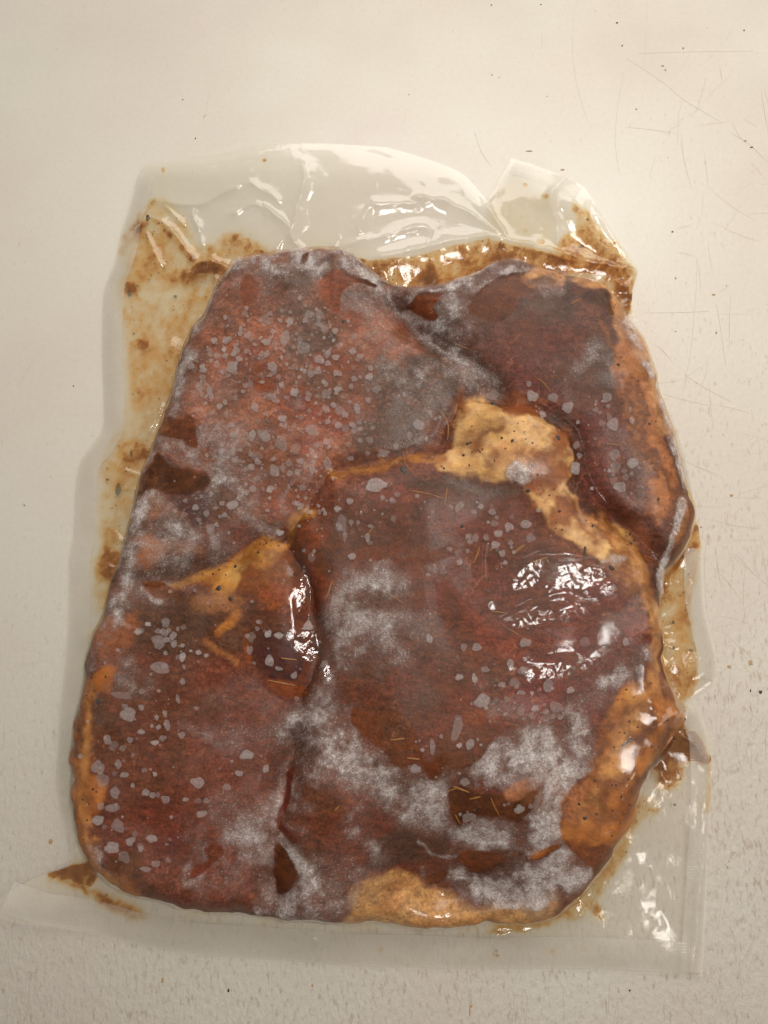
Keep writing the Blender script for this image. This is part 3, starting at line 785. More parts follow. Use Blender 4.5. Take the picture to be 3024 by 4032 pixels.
fro('line', cK([(1060, 680), (1110, 620), (1160, 640)]), .75, 8, 20, 24)
fro('line', cK([(250, 560), (310, 580), (330, 700), (370, 760)]), .7, 8, 24, 24)
fro('poly', cM([(450, 400), (560, 430), (650, 400), (720, 360), (770, 380), (880, 320), (960, 340), (990, 390), (960, 480), (850, 520), (700, 570), (600, 560), (500, 520), (440, 470)]), .80, 14, 40)
fro('line', cM([(585, 615), (640, 590), (700, 555)]), .85, 8, 16, 34)
fro('line', cM([(400, 350), (560, 325), (700, 325), (780, 280), (870, 260)]), .78, 8, 24, 28)
fro('line', cM([(350, 405), (360, 460), (400, 480)]), .75, 6, 14, 16)
fro('poly', cM([(480, 250), (560, 200), (640, 230), (720, 220), (790, 100), (880, 80), (880, 250), (860, 300), (720, 340), (500, 330), (460, 300)]), .62, 14, 40)
fro('line', cM([(0, 630), (140, 640)]), .5, 12, 20, 20)
fro('poly', cM([(380, 620), (470, 590), (560, 620), (540, 650), (400, 650)]), .35, 14, 30)
cloud = 0.8 * fbm(X, Y, 0.0080, 131, 4, 0.55) + 0.2 * fbm(X, Y, 0.0022, 135, 3, 0.6)
FROST = (0.3 * FROST + 0.7 * blur(FROST, 5)) * (0.42 + 1.0 * smoothstep(0.25, 0.78, cloud))
FROST = np.clip(FROST * (0.70 + 0.38 * smoothstep(0.2, 0.8, FROST)), 0, 0.84)
# clear wet windows: film stuck to the meat, no frost
CLEAR = [
    ('poly', cB([(165, 285), (200, 262), (330, 310), (460, 355), (460, 382), (330, 352), (285, 390), (240, 450), (230, 540), (180, 520), (160, 400)]), .04),
    ('poly', cB([(1435, 285), (1430, 380), (1380, 520), (1300, 600), (1180, 590), (1080, 540), (1085, 470), (1130, 410), (1250, 330)]), .05),
    ('poly', cB([(530, 500), (640, 520), (700, 480), (745, 430), (885, 420), (890, 440), (850, 520), (870, 570), (840, 600), (740, 580), (640, 530)]), .05),
    ('poly', cC([(210, 600), (320, 520), (360, 600), (340, 700), (320, 800), (240, 840), (200, 760)]), .10),
    ('poly', cD([(600, 70), (690, 90), (770, 50), (795, 270), (700, 230), (560, 190), (520, 150)]), .05),
    ('poly', cD([(545, 290), (480, 400), (400, 560), (420, 580), (500, 540), (590, 580), (850, 560), (855, 430), (760, 410), (650, 400), (600, 370)]), .03),
    ('poly', cD([(430, 1160), (560, 1150), (640, 1200), (600, 1250), (500, 1240)]), .05),
    ('poly', cD([(1280, 870), (1420, 700), (1600, 680), (1640, 900), (1500, 1100), (1400, 1327), (1100, 1200), (900, 1190), (1000, 1010), (1100, 920), (1200, 850)]), .05),
    ('poly', cE([(480, 320), (700, 280), (1000, 240), (1150, 300), (1560, 520), (1500, 600), (1150, 800), (1130, 960), (700, 1000), (520, 1010), (430, 900), (350, 750), (380, 500)]), .11),
    ('poly', cF([(520, 290), (650, 300), (850, 350), (980, 460), (960, 620), (1040, 760), (1240, 960), (1340, 1140), (1350, 1244), (1290, 1244), (1200, 1080), (900, 800), (780, 650), (560, 600), (430, 550), (500, 440)]), .05),
    ('poly', cF([(1150, 60), (1200, 330), (1280, 560), (1310, 760), (1400, 900), (1450, 700), (1380, 480), (1290, 180)]), .12),
    ('poly', cF([(700, 900), (1000, 880), (1150, 980), (1260, 1180), (1230, 1244), (650, 1244), (640, 1100)]), .10),
    ('poly', cO([(1230, 480), (1300, 460), (1450, 500), (1540, 640), (1540, 820), (1400, 830), (1260, 680)]), .04),
    ('poly', cI([(640, 500), (680, 470), (760, 520), (850, 510), (950, 490), (1020, 560), (1060, 640), (1090, 770), (1140, 820), (1260, 760), (1260, 850), (1200, 940), (1150, 940), (1090, 830), (1040, 830),
                 (940, 870), (890, 820), (840, 740), (750, 690), (680, 620), (630, 560)]), .03),
    ('poly', cI([(1260, 440), (1380, 440), (1560, 480), (1600, 580), (1540, 740), (1420, 850), (1270, 850), (1240, 640)]), .08),
    ('poly', cJ([(105, 1010), (200, 980), (330, 1030), (460, 1050), (500, 1080), (670, 1000), (665, 1100), (620, 1180), (540, 1220), (440, 1190), (290, 1170), (180, 1250), (120, 1130)]), .03),
    ('poly', cJ([(1460, 120), (1380, 330), (1230, 400), (1180, 600), (1060, 880), (950, 1000), (880, 1150), (860, 1340), (1300, 1340), (1500, 900), (1680, 560), (1680, 400)]), .05),
    ('poly', cM([(880, 150), (1000, 20), (1160, 130), (1060, 400), (960, 540), (990, 400), (890, 310)]), .06),
    ('poly', cM([(480, 352), (560, 335), (655, 367), (605, 405), (560, 425), (520, 400)]), .05),
    ('poly', cM([(365, 440), (430, 412), (445, 430), (410, 462), (370, 462)]), .05),
    ('poly', cM([(760, 355), (865, 308), (865, 328), (775, 368)]), .05),
    ('poly', cL([(290, 560), (340, 530), (400, 620), (445, 700), (400, 800), (360, 860), (310, 840), (290, 700)]), .04),
    ('line', cL([(410, 60), (400, 140), (400, 220), (350, 330), (340, 420), (420, 500)]), .05),
    ('poly', cL([(860, 840), (1000, 770), (1240, 790), (1420, 880), (1520, 960), (1700, 980), (1900, 960), (1900, 1120), (1300, 1120), (800, 1060), (830, 960)]), .06),
    ('poly', cK([(720, 895), (900, 830), (940, 850), (920, 910), (1000, 930), (1250, 890), (1320, 930), (1320, 1060), (1000, 1010), (780, 950)]), .08),
    ('poly', cK([(1010, 560), (1080, 520), (1140, 570), (1110, 620), (1070, 650), (1000, 720), (930, 760), (920, 720), (960, 670), (1020, 640)]), .05),
    ('poly', cK([(60, 0), (230, 0), (240, 120), (210, 400), (240, 600), (420, 760), (600, 900), (640, 960), (300, 880), (100, 600)]), .06),
    ('poly', cK([(480, 380), (700, 440), (900, 560), (900, 640), (660, 760), (580, 860), (440, 700), (560, 560)]), .12),
    ('poly', cH([(250, 400), (420, 370), (410, 460), (280, 560), (260, 1000), (230, 1340), (60, 1340), (90, 1000), (180, 560)]), .05),
    ('poly', cA([(1310, 210), (1325, 180), (1360, 170), (1350, 210), (1320, 235)]), .05),
    ('ell', (985, 1150, 36, 60), .10), ('ell', (1300, 1150, 34, 80), .10), ('ell', (1330, 1440, 100, 34), .10), ('ell', (1045, 1515, 42, 34), .08), ('ell', (1250, 1650, 130, 40), .12),
    ('ell', (2120, 1210, 60, 30), .15), ('ell', (1130, 1960, 110, 80), .12),
]
for kind, pts, a in CLEAR:
    fro(kind, pts, a, 5, 14, 26 if kind == 'line' else None, 'set')
fro('ell', (2035, 1865, 48, 38), .85, 10, 26)
fro('ell', (2410, 2210, 60, 20), .55, 10, 40)
fro('line', cM([(340, 300), (420, 360), (480, 350)]), .5, 8, 24, 16)
fro('poly', cF([(1420, 680), (1450, 700), (1430, 800), (1400, 880), (1370, 960), (1345, 1090), (1325, 1000), (1370, 900), (1400, 780)]), .72, 8, 16)
fro('ell', (2220, 2260, 90, 34), .45, 30, 50)
FROST *= smoothstep(-0.004, 0.002, sd_meat)

# --- marinade smeared between the films in the margins
vv1 = fbm(X * 1.0 - 0.3 * Y + 0.004 * warpx, Y * 0.6 + 0.004 * warpy, 0.0090, 91, 5, 0.65)
vv2 = fbm(X, Y, 0.0045, 95, 3)
streak = smoothstep(0.38, 0.66, vv1)
SM_MASK = [
    ('poly', [(600, 780), (570, 870), (520, 950), (478, 1060), (465, 1150), (478, 1250), (495, 1400), (497, 1580), (470, 1670), (410, 1790), (392, 1900), (390, 2000), (380, 2150), (372, 2300), (380, 2420),
              (470, 2300), (560, 1900), (700, 1450), (900, 1080), (960, 1000), (860, 1010), (780, 960), (740, 880), (660, 790)], .30, 20, 20),
    ('poly', c01([(620, 730), (860, 740), (1150, 680), (1000, 640), (900, 570), (820, 590), (760, 620), (690, 640)]), .40, 20, 40),
    ('poly', cB([(330, 180), (400, 205), (520, 200), (700, 182), (850, 140), (1000, 100), (1180, 70), (1400, 112), (1659, 182), (1900, 240), (1990, 300), (1500, 260), (1200, 300), (700, 380), (480, 330)]), .66, 4, 6),
    ('poly', c15([(1020, 400), (1090, 430), (1180, 520), (1290, 650), (1395, 770), (1385, 830), (1340, 880), (1230, 830), (1100, 760), (960, 680), (960, 640), (1040, 570), (1060, 500)]), .60, 14, 30),
    ('poly', c15([(690, 245), (760, 290), (920, 390), (960, 480), (930, 620), (960, 680), (760, 640), (690, 610), (620, 500), (590, 440), (640, 330)]), .09, 30, 60),
    ('poly', c15([(1270, 840), (1395, 790), (1370, 900), (1350, 1020), (1310, 960)]), .75, 6, 16),
    ('poly', cG([(860, 180), (1020, 100), (1032, 290), (1010, 480), (970, 640), (965, 760), (1000, 950), (1010, 1180), (1000, 1320), (920, 1410), (860, 1330), (760, 1240), (750, 700), (790, 560), (850, 330)]), .34, 10, 16),
    ('poly', cG([(760, 1130), (1010, 1165), (1000, 1300), (920, 1400), (880, 1350), (760, 1240)]), .46, 8, 16),
    ('poly', cG([(830, 190), (1030, 120), (1030, 290), (900, 380), (830, 520), (760, 660), (740, 680), (800, 520)]), .80, 8, 24),
    ('line', cG([(880, 330), (800, 540), (750, 680)]), .85, 8, 16, 30),
    ('poly', cG([(880, 1400), (930, 1450), (920, 1590), (990, 1620), (1100, 1800), (1090, 1850), (960, 1850), (800, 1900), (700, 1900), (760, 1700), (800, 1600)]), .85, 6, 20),
    ('ell', (2640, 3055, 50, 46), .62, 12, 30),
    ('line', cG([(1095, 1850), (1100, 2000), (1090, 2212)]), .30, 10, 10, 20),
    ('poly', cM([(1060, 400), (1130, 240), (1180, 150), (1240, 130), (1230, 180), (1160, 260), (1090, 420), (980, 560), (860, 620), (600, 660), (900, 560)]), .35, 10, 20),
    ('line', cM([(1160, 170), (1240, 190)]), .55, 8, 24, 22), ('line', cM([(1005, 540), (1030, 590)]), .6, 8, 20, 24),
    ('poly', cN([(218, 520), (290, 495), (362, 478), (420, 500), (430, 580), (330, 552), (250, 545)]), .95, 4, 8),
    ('poly', cN([(230, 530), (380, 560), (480, 620), (620, 680), (700, 735), (600, 735), (480, 680), (380, 590), (280, 570)]), .55, 12, 20),
    ('poly', c01([(385, 505), (430, 505), (520, 560), (600, 660), (660, 720), (620, 740), (560, 670), (480, 570), (420, 530), (360, 560), (300, 640), (280, 620)]), .80, 8, 16),
    ('line', c01([(420, 390), (360, 480), (290, 580), (250, 680)]), .62, 12, 30, 30),
    ('poly', c01([(620, 790), (680, 730), (860, 745), (850, 780), (780, 860), (745, 800)]), .92, 6, 14),
    ('ell', (520, 1140, 30, 34), .7, 12, 30), ('ell', (590, 1020, 26, 30), .5, 12, 30), ('ell', (720, 1090, 60, 40), .55, 20, 30), ('ell', (540, 1350, 40, 30), .6, 12, 30),
    ('ell', (520, 1780, 60, 50), .6, 20, 40), ('ell', (430, 2180, 40, 120), .55, 20, 40), ('ell', (930, 935, 16, 16), .7, 6, 12), ('ell', (970, 955, 24, 18), .6, 6, 16), ('ell', (1020, 1000, 40, 22), .8, 10, 20),
    ('ell', (640, 665, 8, 10), .6, 4, 6), ('ell', (1040, 630, 8, 7), .5, 3, 6), ('ell', (1765, 995, 14, 14), .85, 5, 8), ('line', [(1920, 955), (1890, 1010), (1870, 1040)], .85, 8, 14),
    ('ell', (1970, 985, 30, 28), .8, 10, 20), ('ell', (2070, 725, 10, 8), .5, 4, 8), ('ell', (2140, 775, 16, 12), .45, 6, 12), ('ell', (2070, 910, 14, 9), .45, 6, 8), ('ell', (2130, 950, 18, 12), .5, 6, 8),
    ('ell', (1500, 3742, 14, 12), .35, 8, 8), ('ell', (1945, 3760, 5, 5), .9, 2, 4), ('ell', (1960, 3768, 8, 6), .9, 3, 5), ('ell', (2350, 3590, 14, 22), .55, 8, 10), ('ell', (2300, 3740, 12, 8), .4, 6, 8), ('ell', (2180, 3750, 16, 10), .3, 8, 8),
]
for s in SM_MASK:
    kind, pts, a, soft, rough = s[:5]
    sme(kind, pts, a, soft, rough, 24 if kind == 'line' and len(s) < 6 else (s[5] if len(s) > 5 else None))
SMEAR = (0.75 * SMEAR + 0.25 * blur(SMEAR, 4)) * (0.62 + 0.48 * streak + 0.8 * (vv2 - 0.5))
edge_amber = 0.42 * np.exp(np.minimum(sd_meat, 0) / 0.0035) * smoothstep(0.35, 0.6, vv1 + 0.25 * (Y > -0.02)) * np.where((Y < -0.10) & (X < 0.05), 0.35, 1.0)
SMEAR = np.maximum(SMEAR, edge_amber * (sd_bag > 0.004))
SMEAR = np.clip(SMEAR, 0, 1) * smoothstep(0.006, -0.002, sd_meat)

# --- where the outside of the film is wet and glossy; elsewhere a dull bloom of ice sits on it
GLOSS = np.where(sd_meat > 0, 0.06, 1.0)
GLOSS = np.maximum(GLOSS, smoothstep(0.004, -0.002, sd_meat))
for kind, pts, a, wd in (
        ('poly', cP([(900, 320), (1000, 210), (1130, 120), (1300, 110), (1480, 170), (1560, 280), (1420, 340), (1250, 330), (1120, 420), (960, 520), (940, 420)]), 1.0, None),
        ('poly', cP([(960, 520), (1180, 400), (1380, 330), (1400, 380), (1150, 460), (1000, 540)]), 1.0, None),
        ('poly', cP([(1000, 690), (1120, 630), (1300, 590), (1480, 470), (1560, 480), (1440, 620), (1300, 740), (1080, 740)]), .9, None),
        ('line', cO([(1545, 130), (1500, 300), (1490, 420), (1530, 540), (1590, 650)]), 1.0, 110),
        ('line', cI([(540, 150), (500, 300), (460, 420)]), .7, 50),
        ('poly', cJ([(1400, 100), (1500, 300), (1650, 420), (1560, 640), (1400, 1000), (1280, 1100), (1200, 900), (1300, 600), (1350, 300)]), .7, None),
        ('poly', cF([(1180, 900), (1300, 940), (1420, 760), (1500, 800), (1400, 1000), (1330, 1100)]), .6, None),
        ('poly', cL([(860, 830), (1100, 740), (1500, 900), (1900, 1000), (1300, 1120), (760, 1070)]), .6, None),
        ('line', cB([(860, 780), (1000, 800), (1060, 850)]), .5, 40),
        ('ell', (1500, 1950, 120, 50), .25, None), ('ell', (2050, 1860, 120, 60), .3, None), ('ell', (2330, 2010, 60, 60), .5, None)):
    sl, al = cover(kind, pts, 26, 50, wd)
    GLOSS[sl] = np.maximum(GLOSS[sl], al * a)

# ------------------------------------------------------------------ materials
def material(name):
    m = bpy.data.materials.new(name)
    m.use_nodes = True
    nt = m.node_tree
    nt.nodes.clear()
    out = nt.nodes.new('ShaderNodeOutputMaterial')
    return m, nt, out


def N(nt, typ, **kw):
    n = nt.nodes.new(typ)
    for k, v in kw.items():
        setattr(n, k, v)
    return n


def noise(nt, coord, scale, detail=3, rough=0.5, mapping=None):
    n = N(nt, 'ShaderNodeTexNoise')
    n.inputs['Scale'].default_value = scale
    n.inputs['Detail'].default_value = detail
    n.inputs['Roughness'].default_value = rough
    src = coord
    if mapping:
        mp = N(nt, 'ShaderNodeMapping')
        mp.inputs['Scale'].default_value = mapping[0]
        if len(mapping) > 1:
            mp.inputs['Rotation'].default_value = mapping[1]
        nt.links.new(coord, mp.inputs['Vector'])
        src = mp.outputs['Vector']
    nt.links.new(src, n.inputs['Vector'])
    return n.outputs['Fac']


def mathn(nt, op, a, b=None, clamp=False):
    n = N(nt, 'ShaderNodeMath', operation=op, use_clamp=clamp)
    for k, v in enumerate((a, b)):
        if v is None:
            continue
        if isinstance(v, (int, float)):
            n.inputs[k].default_value = v
        else:
            nt.links.new(v, n.inputs[k])
    return n.outputs[0]


def ramp(nt, fac, a, b, lo=0.0, hi=1.0):
    n = N(nt, 'ShaderNodeMapRange', interpolation_type='SMOOTHSTEP')
    n.inputs['From Min'].default_value = a
    n.inputs['From Max'].default_value = b
    n.inputs['To Min'].default_value = lo
    n.inputs['To Max'].default_value = hi
    nt.links.new(fac, n.inputs['Value'])
    return n.outputs['Result']


def mixc(nt, fac, a, b, mode='MIX'):
    n = N(nt, 'ShaderNodeMix', data_type='RGBA', blend_type=mode)
    for k, v in ((0, fac), (6, a), (7, b)):
        if isinstance(v, (int, float)):
            n.inputs[k].default_value = v
        elif isinstance(v, (tuple, list, np.ndarray)):
            n.inputs[k].default_value = tuple(v) + (1.0,) if len(v) == 3 else tuple(v)
        else:
            nt.links.new(v, n.inputs[k])
    return n.outputs[2]


def attr(nt, name):
    n = N(nt, 'ShaderNodeAttribute', attribute_name=name)
    return n


def objcoord(nt):
    return N(nt, 'ShaderNodeTexCoord').outputs['Object']


def bump(nt, h, strength, dist):
    n = N(nt, 'ShaderNodeBump')
    n.inputs['Strength'].default_value = strength
    n.inputs['Distance'].default_value = dist
    nt.links.new(h, n.inputs['Height'])
    return n.outputs['Normal']


def sheen(nt, nrm=None, gain=1.0):
    """two-sided Schlick reflectance of a thin film"""
    lw = N(nt, 'ShaderNodeLayerWeight')
    lw.inputs['Blend'].default_value = 0.5
    if nrm is not None:
        nt.links.new(nrm, lw.inputs['Normal'])
    f5 = mathn(nt, 'POWER', lw.outputs['Facing'], 5.0)
    return mathn(nt, 'ADD', mathn(nt, 'MULTIPLY', f5, 0.9 * gain), 0.038 * gain, True)


def mat_meat():
    m, nt, out = material("marinated_meat")
    p = N(nt, 'ShaderNodeBsdfPrincipled')
    oc = objcoord(nt)
    c = attr(nt, 'tone').outputs['Color']
    fat = attr(nt, 'fat').outputs['Fac']
    grain = noise(nt, oc, 760, 5, 0.75)
    fibre = noise(nt, oc, 200, 4, 0.65, ((1.0, 2.2, 1.0), (0, 0, 0.9)))
    c = mixc(nt, 1.0, c, mixc(nt, ramp(nt, grain, 0.30, 0.70), (0.62, 0.58, 0.56), (1.38, 1.4, 1.42)), 'MULTIPLY')
    c = mixc(nt, 1.0, c, mixc(nt, ramp(nt, fibre, 0.30, 0.70), (0.72, 0.70, 0.68), (1.28, 1.28, 1.28)), 'MULTIPLY')
    c = mixc(nt, mathn(nt, 'MULTIPLY', fat, 0.8), c, attr(nt, 'tone').outputs['Color'])
    # spice specks
    v = N(nt, 'ShaderNodeTexVoronoi', feature='F1')
    v.inputs['Scale'].default_value = 330
    nt.links.new(oc, v.inputs['Vector'])
    gate = noise(nt, oc, 90, 3, 0.6)
    speck = mathn(nt, 'MULTIPLY', ramp(nt, v.outputs['Distance'], 0.20, 0.12), ramp(nt, gate, 0.46, 0.58))
    speck = mathn(nt, 'MULTIPLY', speck, mathn(nt, 'ADD', mathn(nt, 'MULTIPLY', fat, 0.7), 0.30, True))
    c = mixc(nt, speck, c, tuple(lin((48, 26, 14))))
    # orange marinade veils on fat
    veil = mathn(nt, 'MULTIPLY', ramp(nt, noise(nt, oc, 150, 4, 0.6), 0.48, 0.72), mathn(nt, 'MULTIPLY', fat, 0.4))
    c = mixc(nt, veil, c, tuple(lin((160, 84, 30))))
    nt.links.new(c, p.inputs['Base Color'])
    p.inputs['Roughness'].default_value = 0.42
    p.inputs['Specular IOR Level'].default_value = 0.25
    nt.links.new(bump(nt, mathn(nt, 'ADD', grain, fibre), 0.35, 0.0006), p.inputs['Normal'])
    nt.links.new(p.outputs[0], out.inputs[0])
    return m


def mat_film():
    """clear vacuum-bag film: frost crystals under it, marinade smears, gloss on top"""
    m, nt, out = material("vacuum_bag_film")
    oc = objcoord(nt)
    frost = attr(nt, 'frost').outputs['Fac']
    smear = attr(nt, 'smear').outputs['Fac']
    milk = attr(nt, 'milk').outputs['Fac']
    gloss = attr(nt, 'gloss').outputs['Fac']
    g1 = noise(nt, oc, 1500, 3, 0.75)
    g2 = noise(nt, oc, 620, 4, 0.7)
    g3 = noise(nt, oc, 160, 3, 0.6)
    gran = mathn(nt, 'ADD', mathn(nt, 'MULTIPLY', g1, 0.36), mathn(nt, 'ADD', mathn(nt, 'MULTIPLY', g2, 0.36), mathn(nt, 'MULTIPLY', g3, 0.28)))
    # powdery crystals: alpha follows the frost, broken up by grain at every scale
    grn = ramp(nt, gran, 0.36, 0.66)
    cryst = mathn(nt, 'MULTIPLY', grn, ramp(nt, frost, 0.02, 0.30))
    fr0 = mathn(nt, 'MULTIPLY', mathn(nt, 'POWER', frost, 1.15), mathn(nt, 'ADD', mathn(nt, 'MULTIPLY', grn, 0.42), 0.60))
    spk = mathn(nt, 'MULTIPLY', ramp(nt, noise(nt, oc, 1300, 2, 0.5), 0.56, 0.70), ramp(nt, frost, 0.04, 0.25, 0.0, 0.38))
    fr = mathn(nt, 'ADD', fr0, spk, True)
    # smear tint
    tr = N(nt, 'ShaderNodeBsdfTransparent')
    sp = noise(nt, oc, 260, 4, 0.65)
    sm = mathn(nt, 'MULTIPLY', smear, ramp(nt, sp, 0.25, 0.75, 0.65, 1.35))
    cr = N(nt, 'ShaderNodeValToRGB')
    e = cr.color_ramp.elements
    e[0].position, e[0].color = 0.0, (0.997, 0.993, 0.98, 1)
    e[1].position, e[1].color = 1.0, (0.24, 0.08, 0.035, 1)
    for pos, c in ((0.14, (0.975, 0.915, 0.77, 1)), (0.34, (0.92, 0.70, 0.40, 1)), (0.60, (0.70, 0.37, 0.15, 1))):
        n = e.new(pos)
        n.color = c
    nt.links.new(sm, cr.inputs[0])
    nt.links.new(cr.outputs[0], tr.inputs[0])
    body = N(nt, 'ShaderNodeBsdfDiffuse')
    body.inputs['Color'].default_value = (0.20, 0.085, 0.03, 1)
    mx0 = N(nt, 'ShaderNodeMixShader')
    nt.links.new(ramp(nt, sm, 0.35, 1.0, 0.0, 0.75), mx0.inputs[0])
    nt.links.new(tr.outputs[0], mx0.inputs[1])
    nt.links.new(body.outputs[0], mx0.inputs[2])
    # spice grains in the smear
    v = N(nt, 'ShaderNodeTexVoronoi', feature='F1')
    v.inputs['Scale'].default_value = 420
    nt.links.new(oc, v.inputs['Vector'])
    gate = noise(nt, oc, 110, 3, 0.6)
    speck = mathn(nt, 'MULTIPLY', ramp(nt, v.outputs['Distance'], 0.26, 0.16), mathn(nt, 'MULTIPLY', ramp(nt, gate, 0.50, 0.58), ramp(nt, smear, 0.10, 0.3)))
    dk = N(nt, 'ShaderNodeBsdfDiffuse')
    dk.inputs['Color'].default_value = (0.075, 0.032, 0.012, 1)
    mx1 = N(nt, 'ShaderNodeMixShader')
    nt.links.new(mathn(nt, 'MULTIPLY', speck, 0.85), mx1.inputs[0])
    nt.links.new(mx0.outputs[0], mx1.inputs[1])
    nt.links.new(dk.outputs[0], mx1.inputs[2])
    # frost
    ice = N(nt, 'ShaderNodeBsdfDiffuse')
    nt.links.new(mixc(nt, mathn(nt, 'MULTIPLY', cryst, ramp(nt, frost, 0.15, 0.75, 0.25, 1.0)), (0.38, 0.275, 0.24), (0.76, 0.715, 0.69)), ice.inputs['Color'])
    mx2 = N(nt, 'ShaderNodeMixShader')
    nt.links.new(fr, mx2.inputs[0])
    mk = N(nt, 'ShaderNodeBsdfDiffuse')
    nt.links.new(mixc(nt, 1.0, (0.76, 0.70, 0.59), cr.outputs[0], 'MULTIPLY'), mk.inputs['Color'])
    mxk = N(nt, 'ShaderNodeMixShader')
    nt.links.new(milk, mxk.inputs[0])
    nt.links.new(mx1.outputs[0], mxk.inputs[1])
    nt.links.new(mk.outputs[0], mxk.inputs[2])
    nt.links.new(mxk.outputs[0], mx2.inputs[1])
    nt.links.new(ice.outputs[0], mx2.inputs[2])
    gl = N(nt, 'ShaderNodeBsdfGlossy')
    gl.inputs['Color'].default_value = (1, 1, 1, 1)
    nt.links.new(ramp(nt, gloss, 0.06, 0.7, 0.12, 0.075), gl.inputs['Roughness'])
    w1 = noise(nt, oc, 620, 3, 0.65)
    w2 = noise(nt, oc, 110, 2, 0.5)
    nrm = bump(nt, mathn(nt, 'ADD', mathn(nt, 'MULTIPLY', w1, 0.45), w2), 0.26, 0.0006)
    nt.links.new(nrm, gl.inputs['Normal'])
    mx3 = N(nt, 'ShaderNodeMixShader')
    nt.links.new(mathn(nt, 'MULTIPLY', sheen(nt, nrm, 1.15), gloss), mx3.inputs[0])
    nt.links.new(mx2.outputs[0], mx3.inputs[1])
    nt.links.new(gl.outputs[0], mx3.inputs[2])
    nt.links.new(mx3.outputs[0], out.inputs[0])
    return m


def mat_clear(name, milk, colr, rough=0.25, ribs=False):
    m, nt, out = material(name)
    oc = objcoord(nt)
    tr = N(nt, 'ShaderNodeBsdfTransparent')
    tr.inputs[0].default_value = (0.997, 0.993, 0.985, 1)
    df = N(nt, 'ShaderNodeBsdfDiffuse')
    df.inputs[0].default_value = colr + (1,)
    mx = N(nt, 'ShaderNodeMixShader')
    n1 = noise(nt, oc, 60, 3, 0.5)
    nt.links.new(ramp(nt, n1, 0.3, 0.7, milk * 0.7, milk * 1.3), mx.inputs[0])
    nt.links.new(tr.outputs[0], mx.inputs[1])
    nt.links.new(df.outputs[0], mx.inputs[2])
    gl = N(nt, 'ShaderNodeBsdfGlossy')
    gl.inputs['Roughness'].default_value = rough
    h = noise(nt, oc, 240, 3, 0.6)
    if ribs:
        wv = N(nt, 'ShaderNodeTexWave', wave_type='BANDS', bands_direction='Y')
        wv.inputs['Scale'].default_value = 260
        wv.inputs['Distortion'].default_value = 0.6
        nt.links.new(oc, wv.inputs['Vector'])
        h = mathn(nt, 'ADD', mathn(nt, 'MULTIPLY', wv.outputs['Fac'], 0.35), h)
    nt.links.new(bump(nt, h, 0.35, 0.0005), gl.inputs['Normal'])
    mx3 = N(nt, 'ShaderNodeMixShader')
    nt.links.new(sheen(nt, None, 0.6), mx3.inputs[0])
    nt.links.new(mx.outputs[0], mx3.inputs[1])
    nt.links.new(gl.outputs[0], mx3.inputs[2])
    nt.links.new(mx3.outputs[0], out.inputs[0])
    return m


def mat_spot():
    m, nt, out = material("frost_ice")
    oc = objcoord(nt)
    tr = N(nt, 'ShaderNodeBsdfTransparent')
    df = N(nt, 'ShaderNodeBsdfDiffuse')
    g = noise(nt, oc, 900, 3, 0.7)
    nt.links.new(mixc(nt, g, (0.42, 0.355, 0.345), (0.60, 0.535, 0.525)), df.inputs[0])
    a = attr(nt, 'dense').outputs['Fac']
    mx = N(nt, 'ShaderNodeMixShader')
    nt.links.new(mathn(nt, 'MULTIPLY', a, ramp(nt, g, 0.3, 0.7, 0.78, 1.1), True), mx.inputs[0])
    nt.links.new(tr.outputs[0], mx.inputs[1])
    nt.links.new(df.outputs[0], mx.inputs[2])
    nt.links.new(mx.outputs[0], out.inputs[0])
    return m


def mat_plain(name, c1, c2, scale=600, rough=0.5):
    m, nt, out = material(name)
    p = N(nt, 'ShaderNodeBsdfPrincipled')
    oc = objcoord(nt)
    f = noise(nt, oc, scale, 3, 0.6)
    nt.links.new(mixc(nt, f, tuple(lin(c1)), tuple(lin(c2))), p.inputs['Base Color'])
    p.inputs['Roughness'].default_value = rough
    nt.links.new(p.outputs[0], out.inputs[0])
    return m


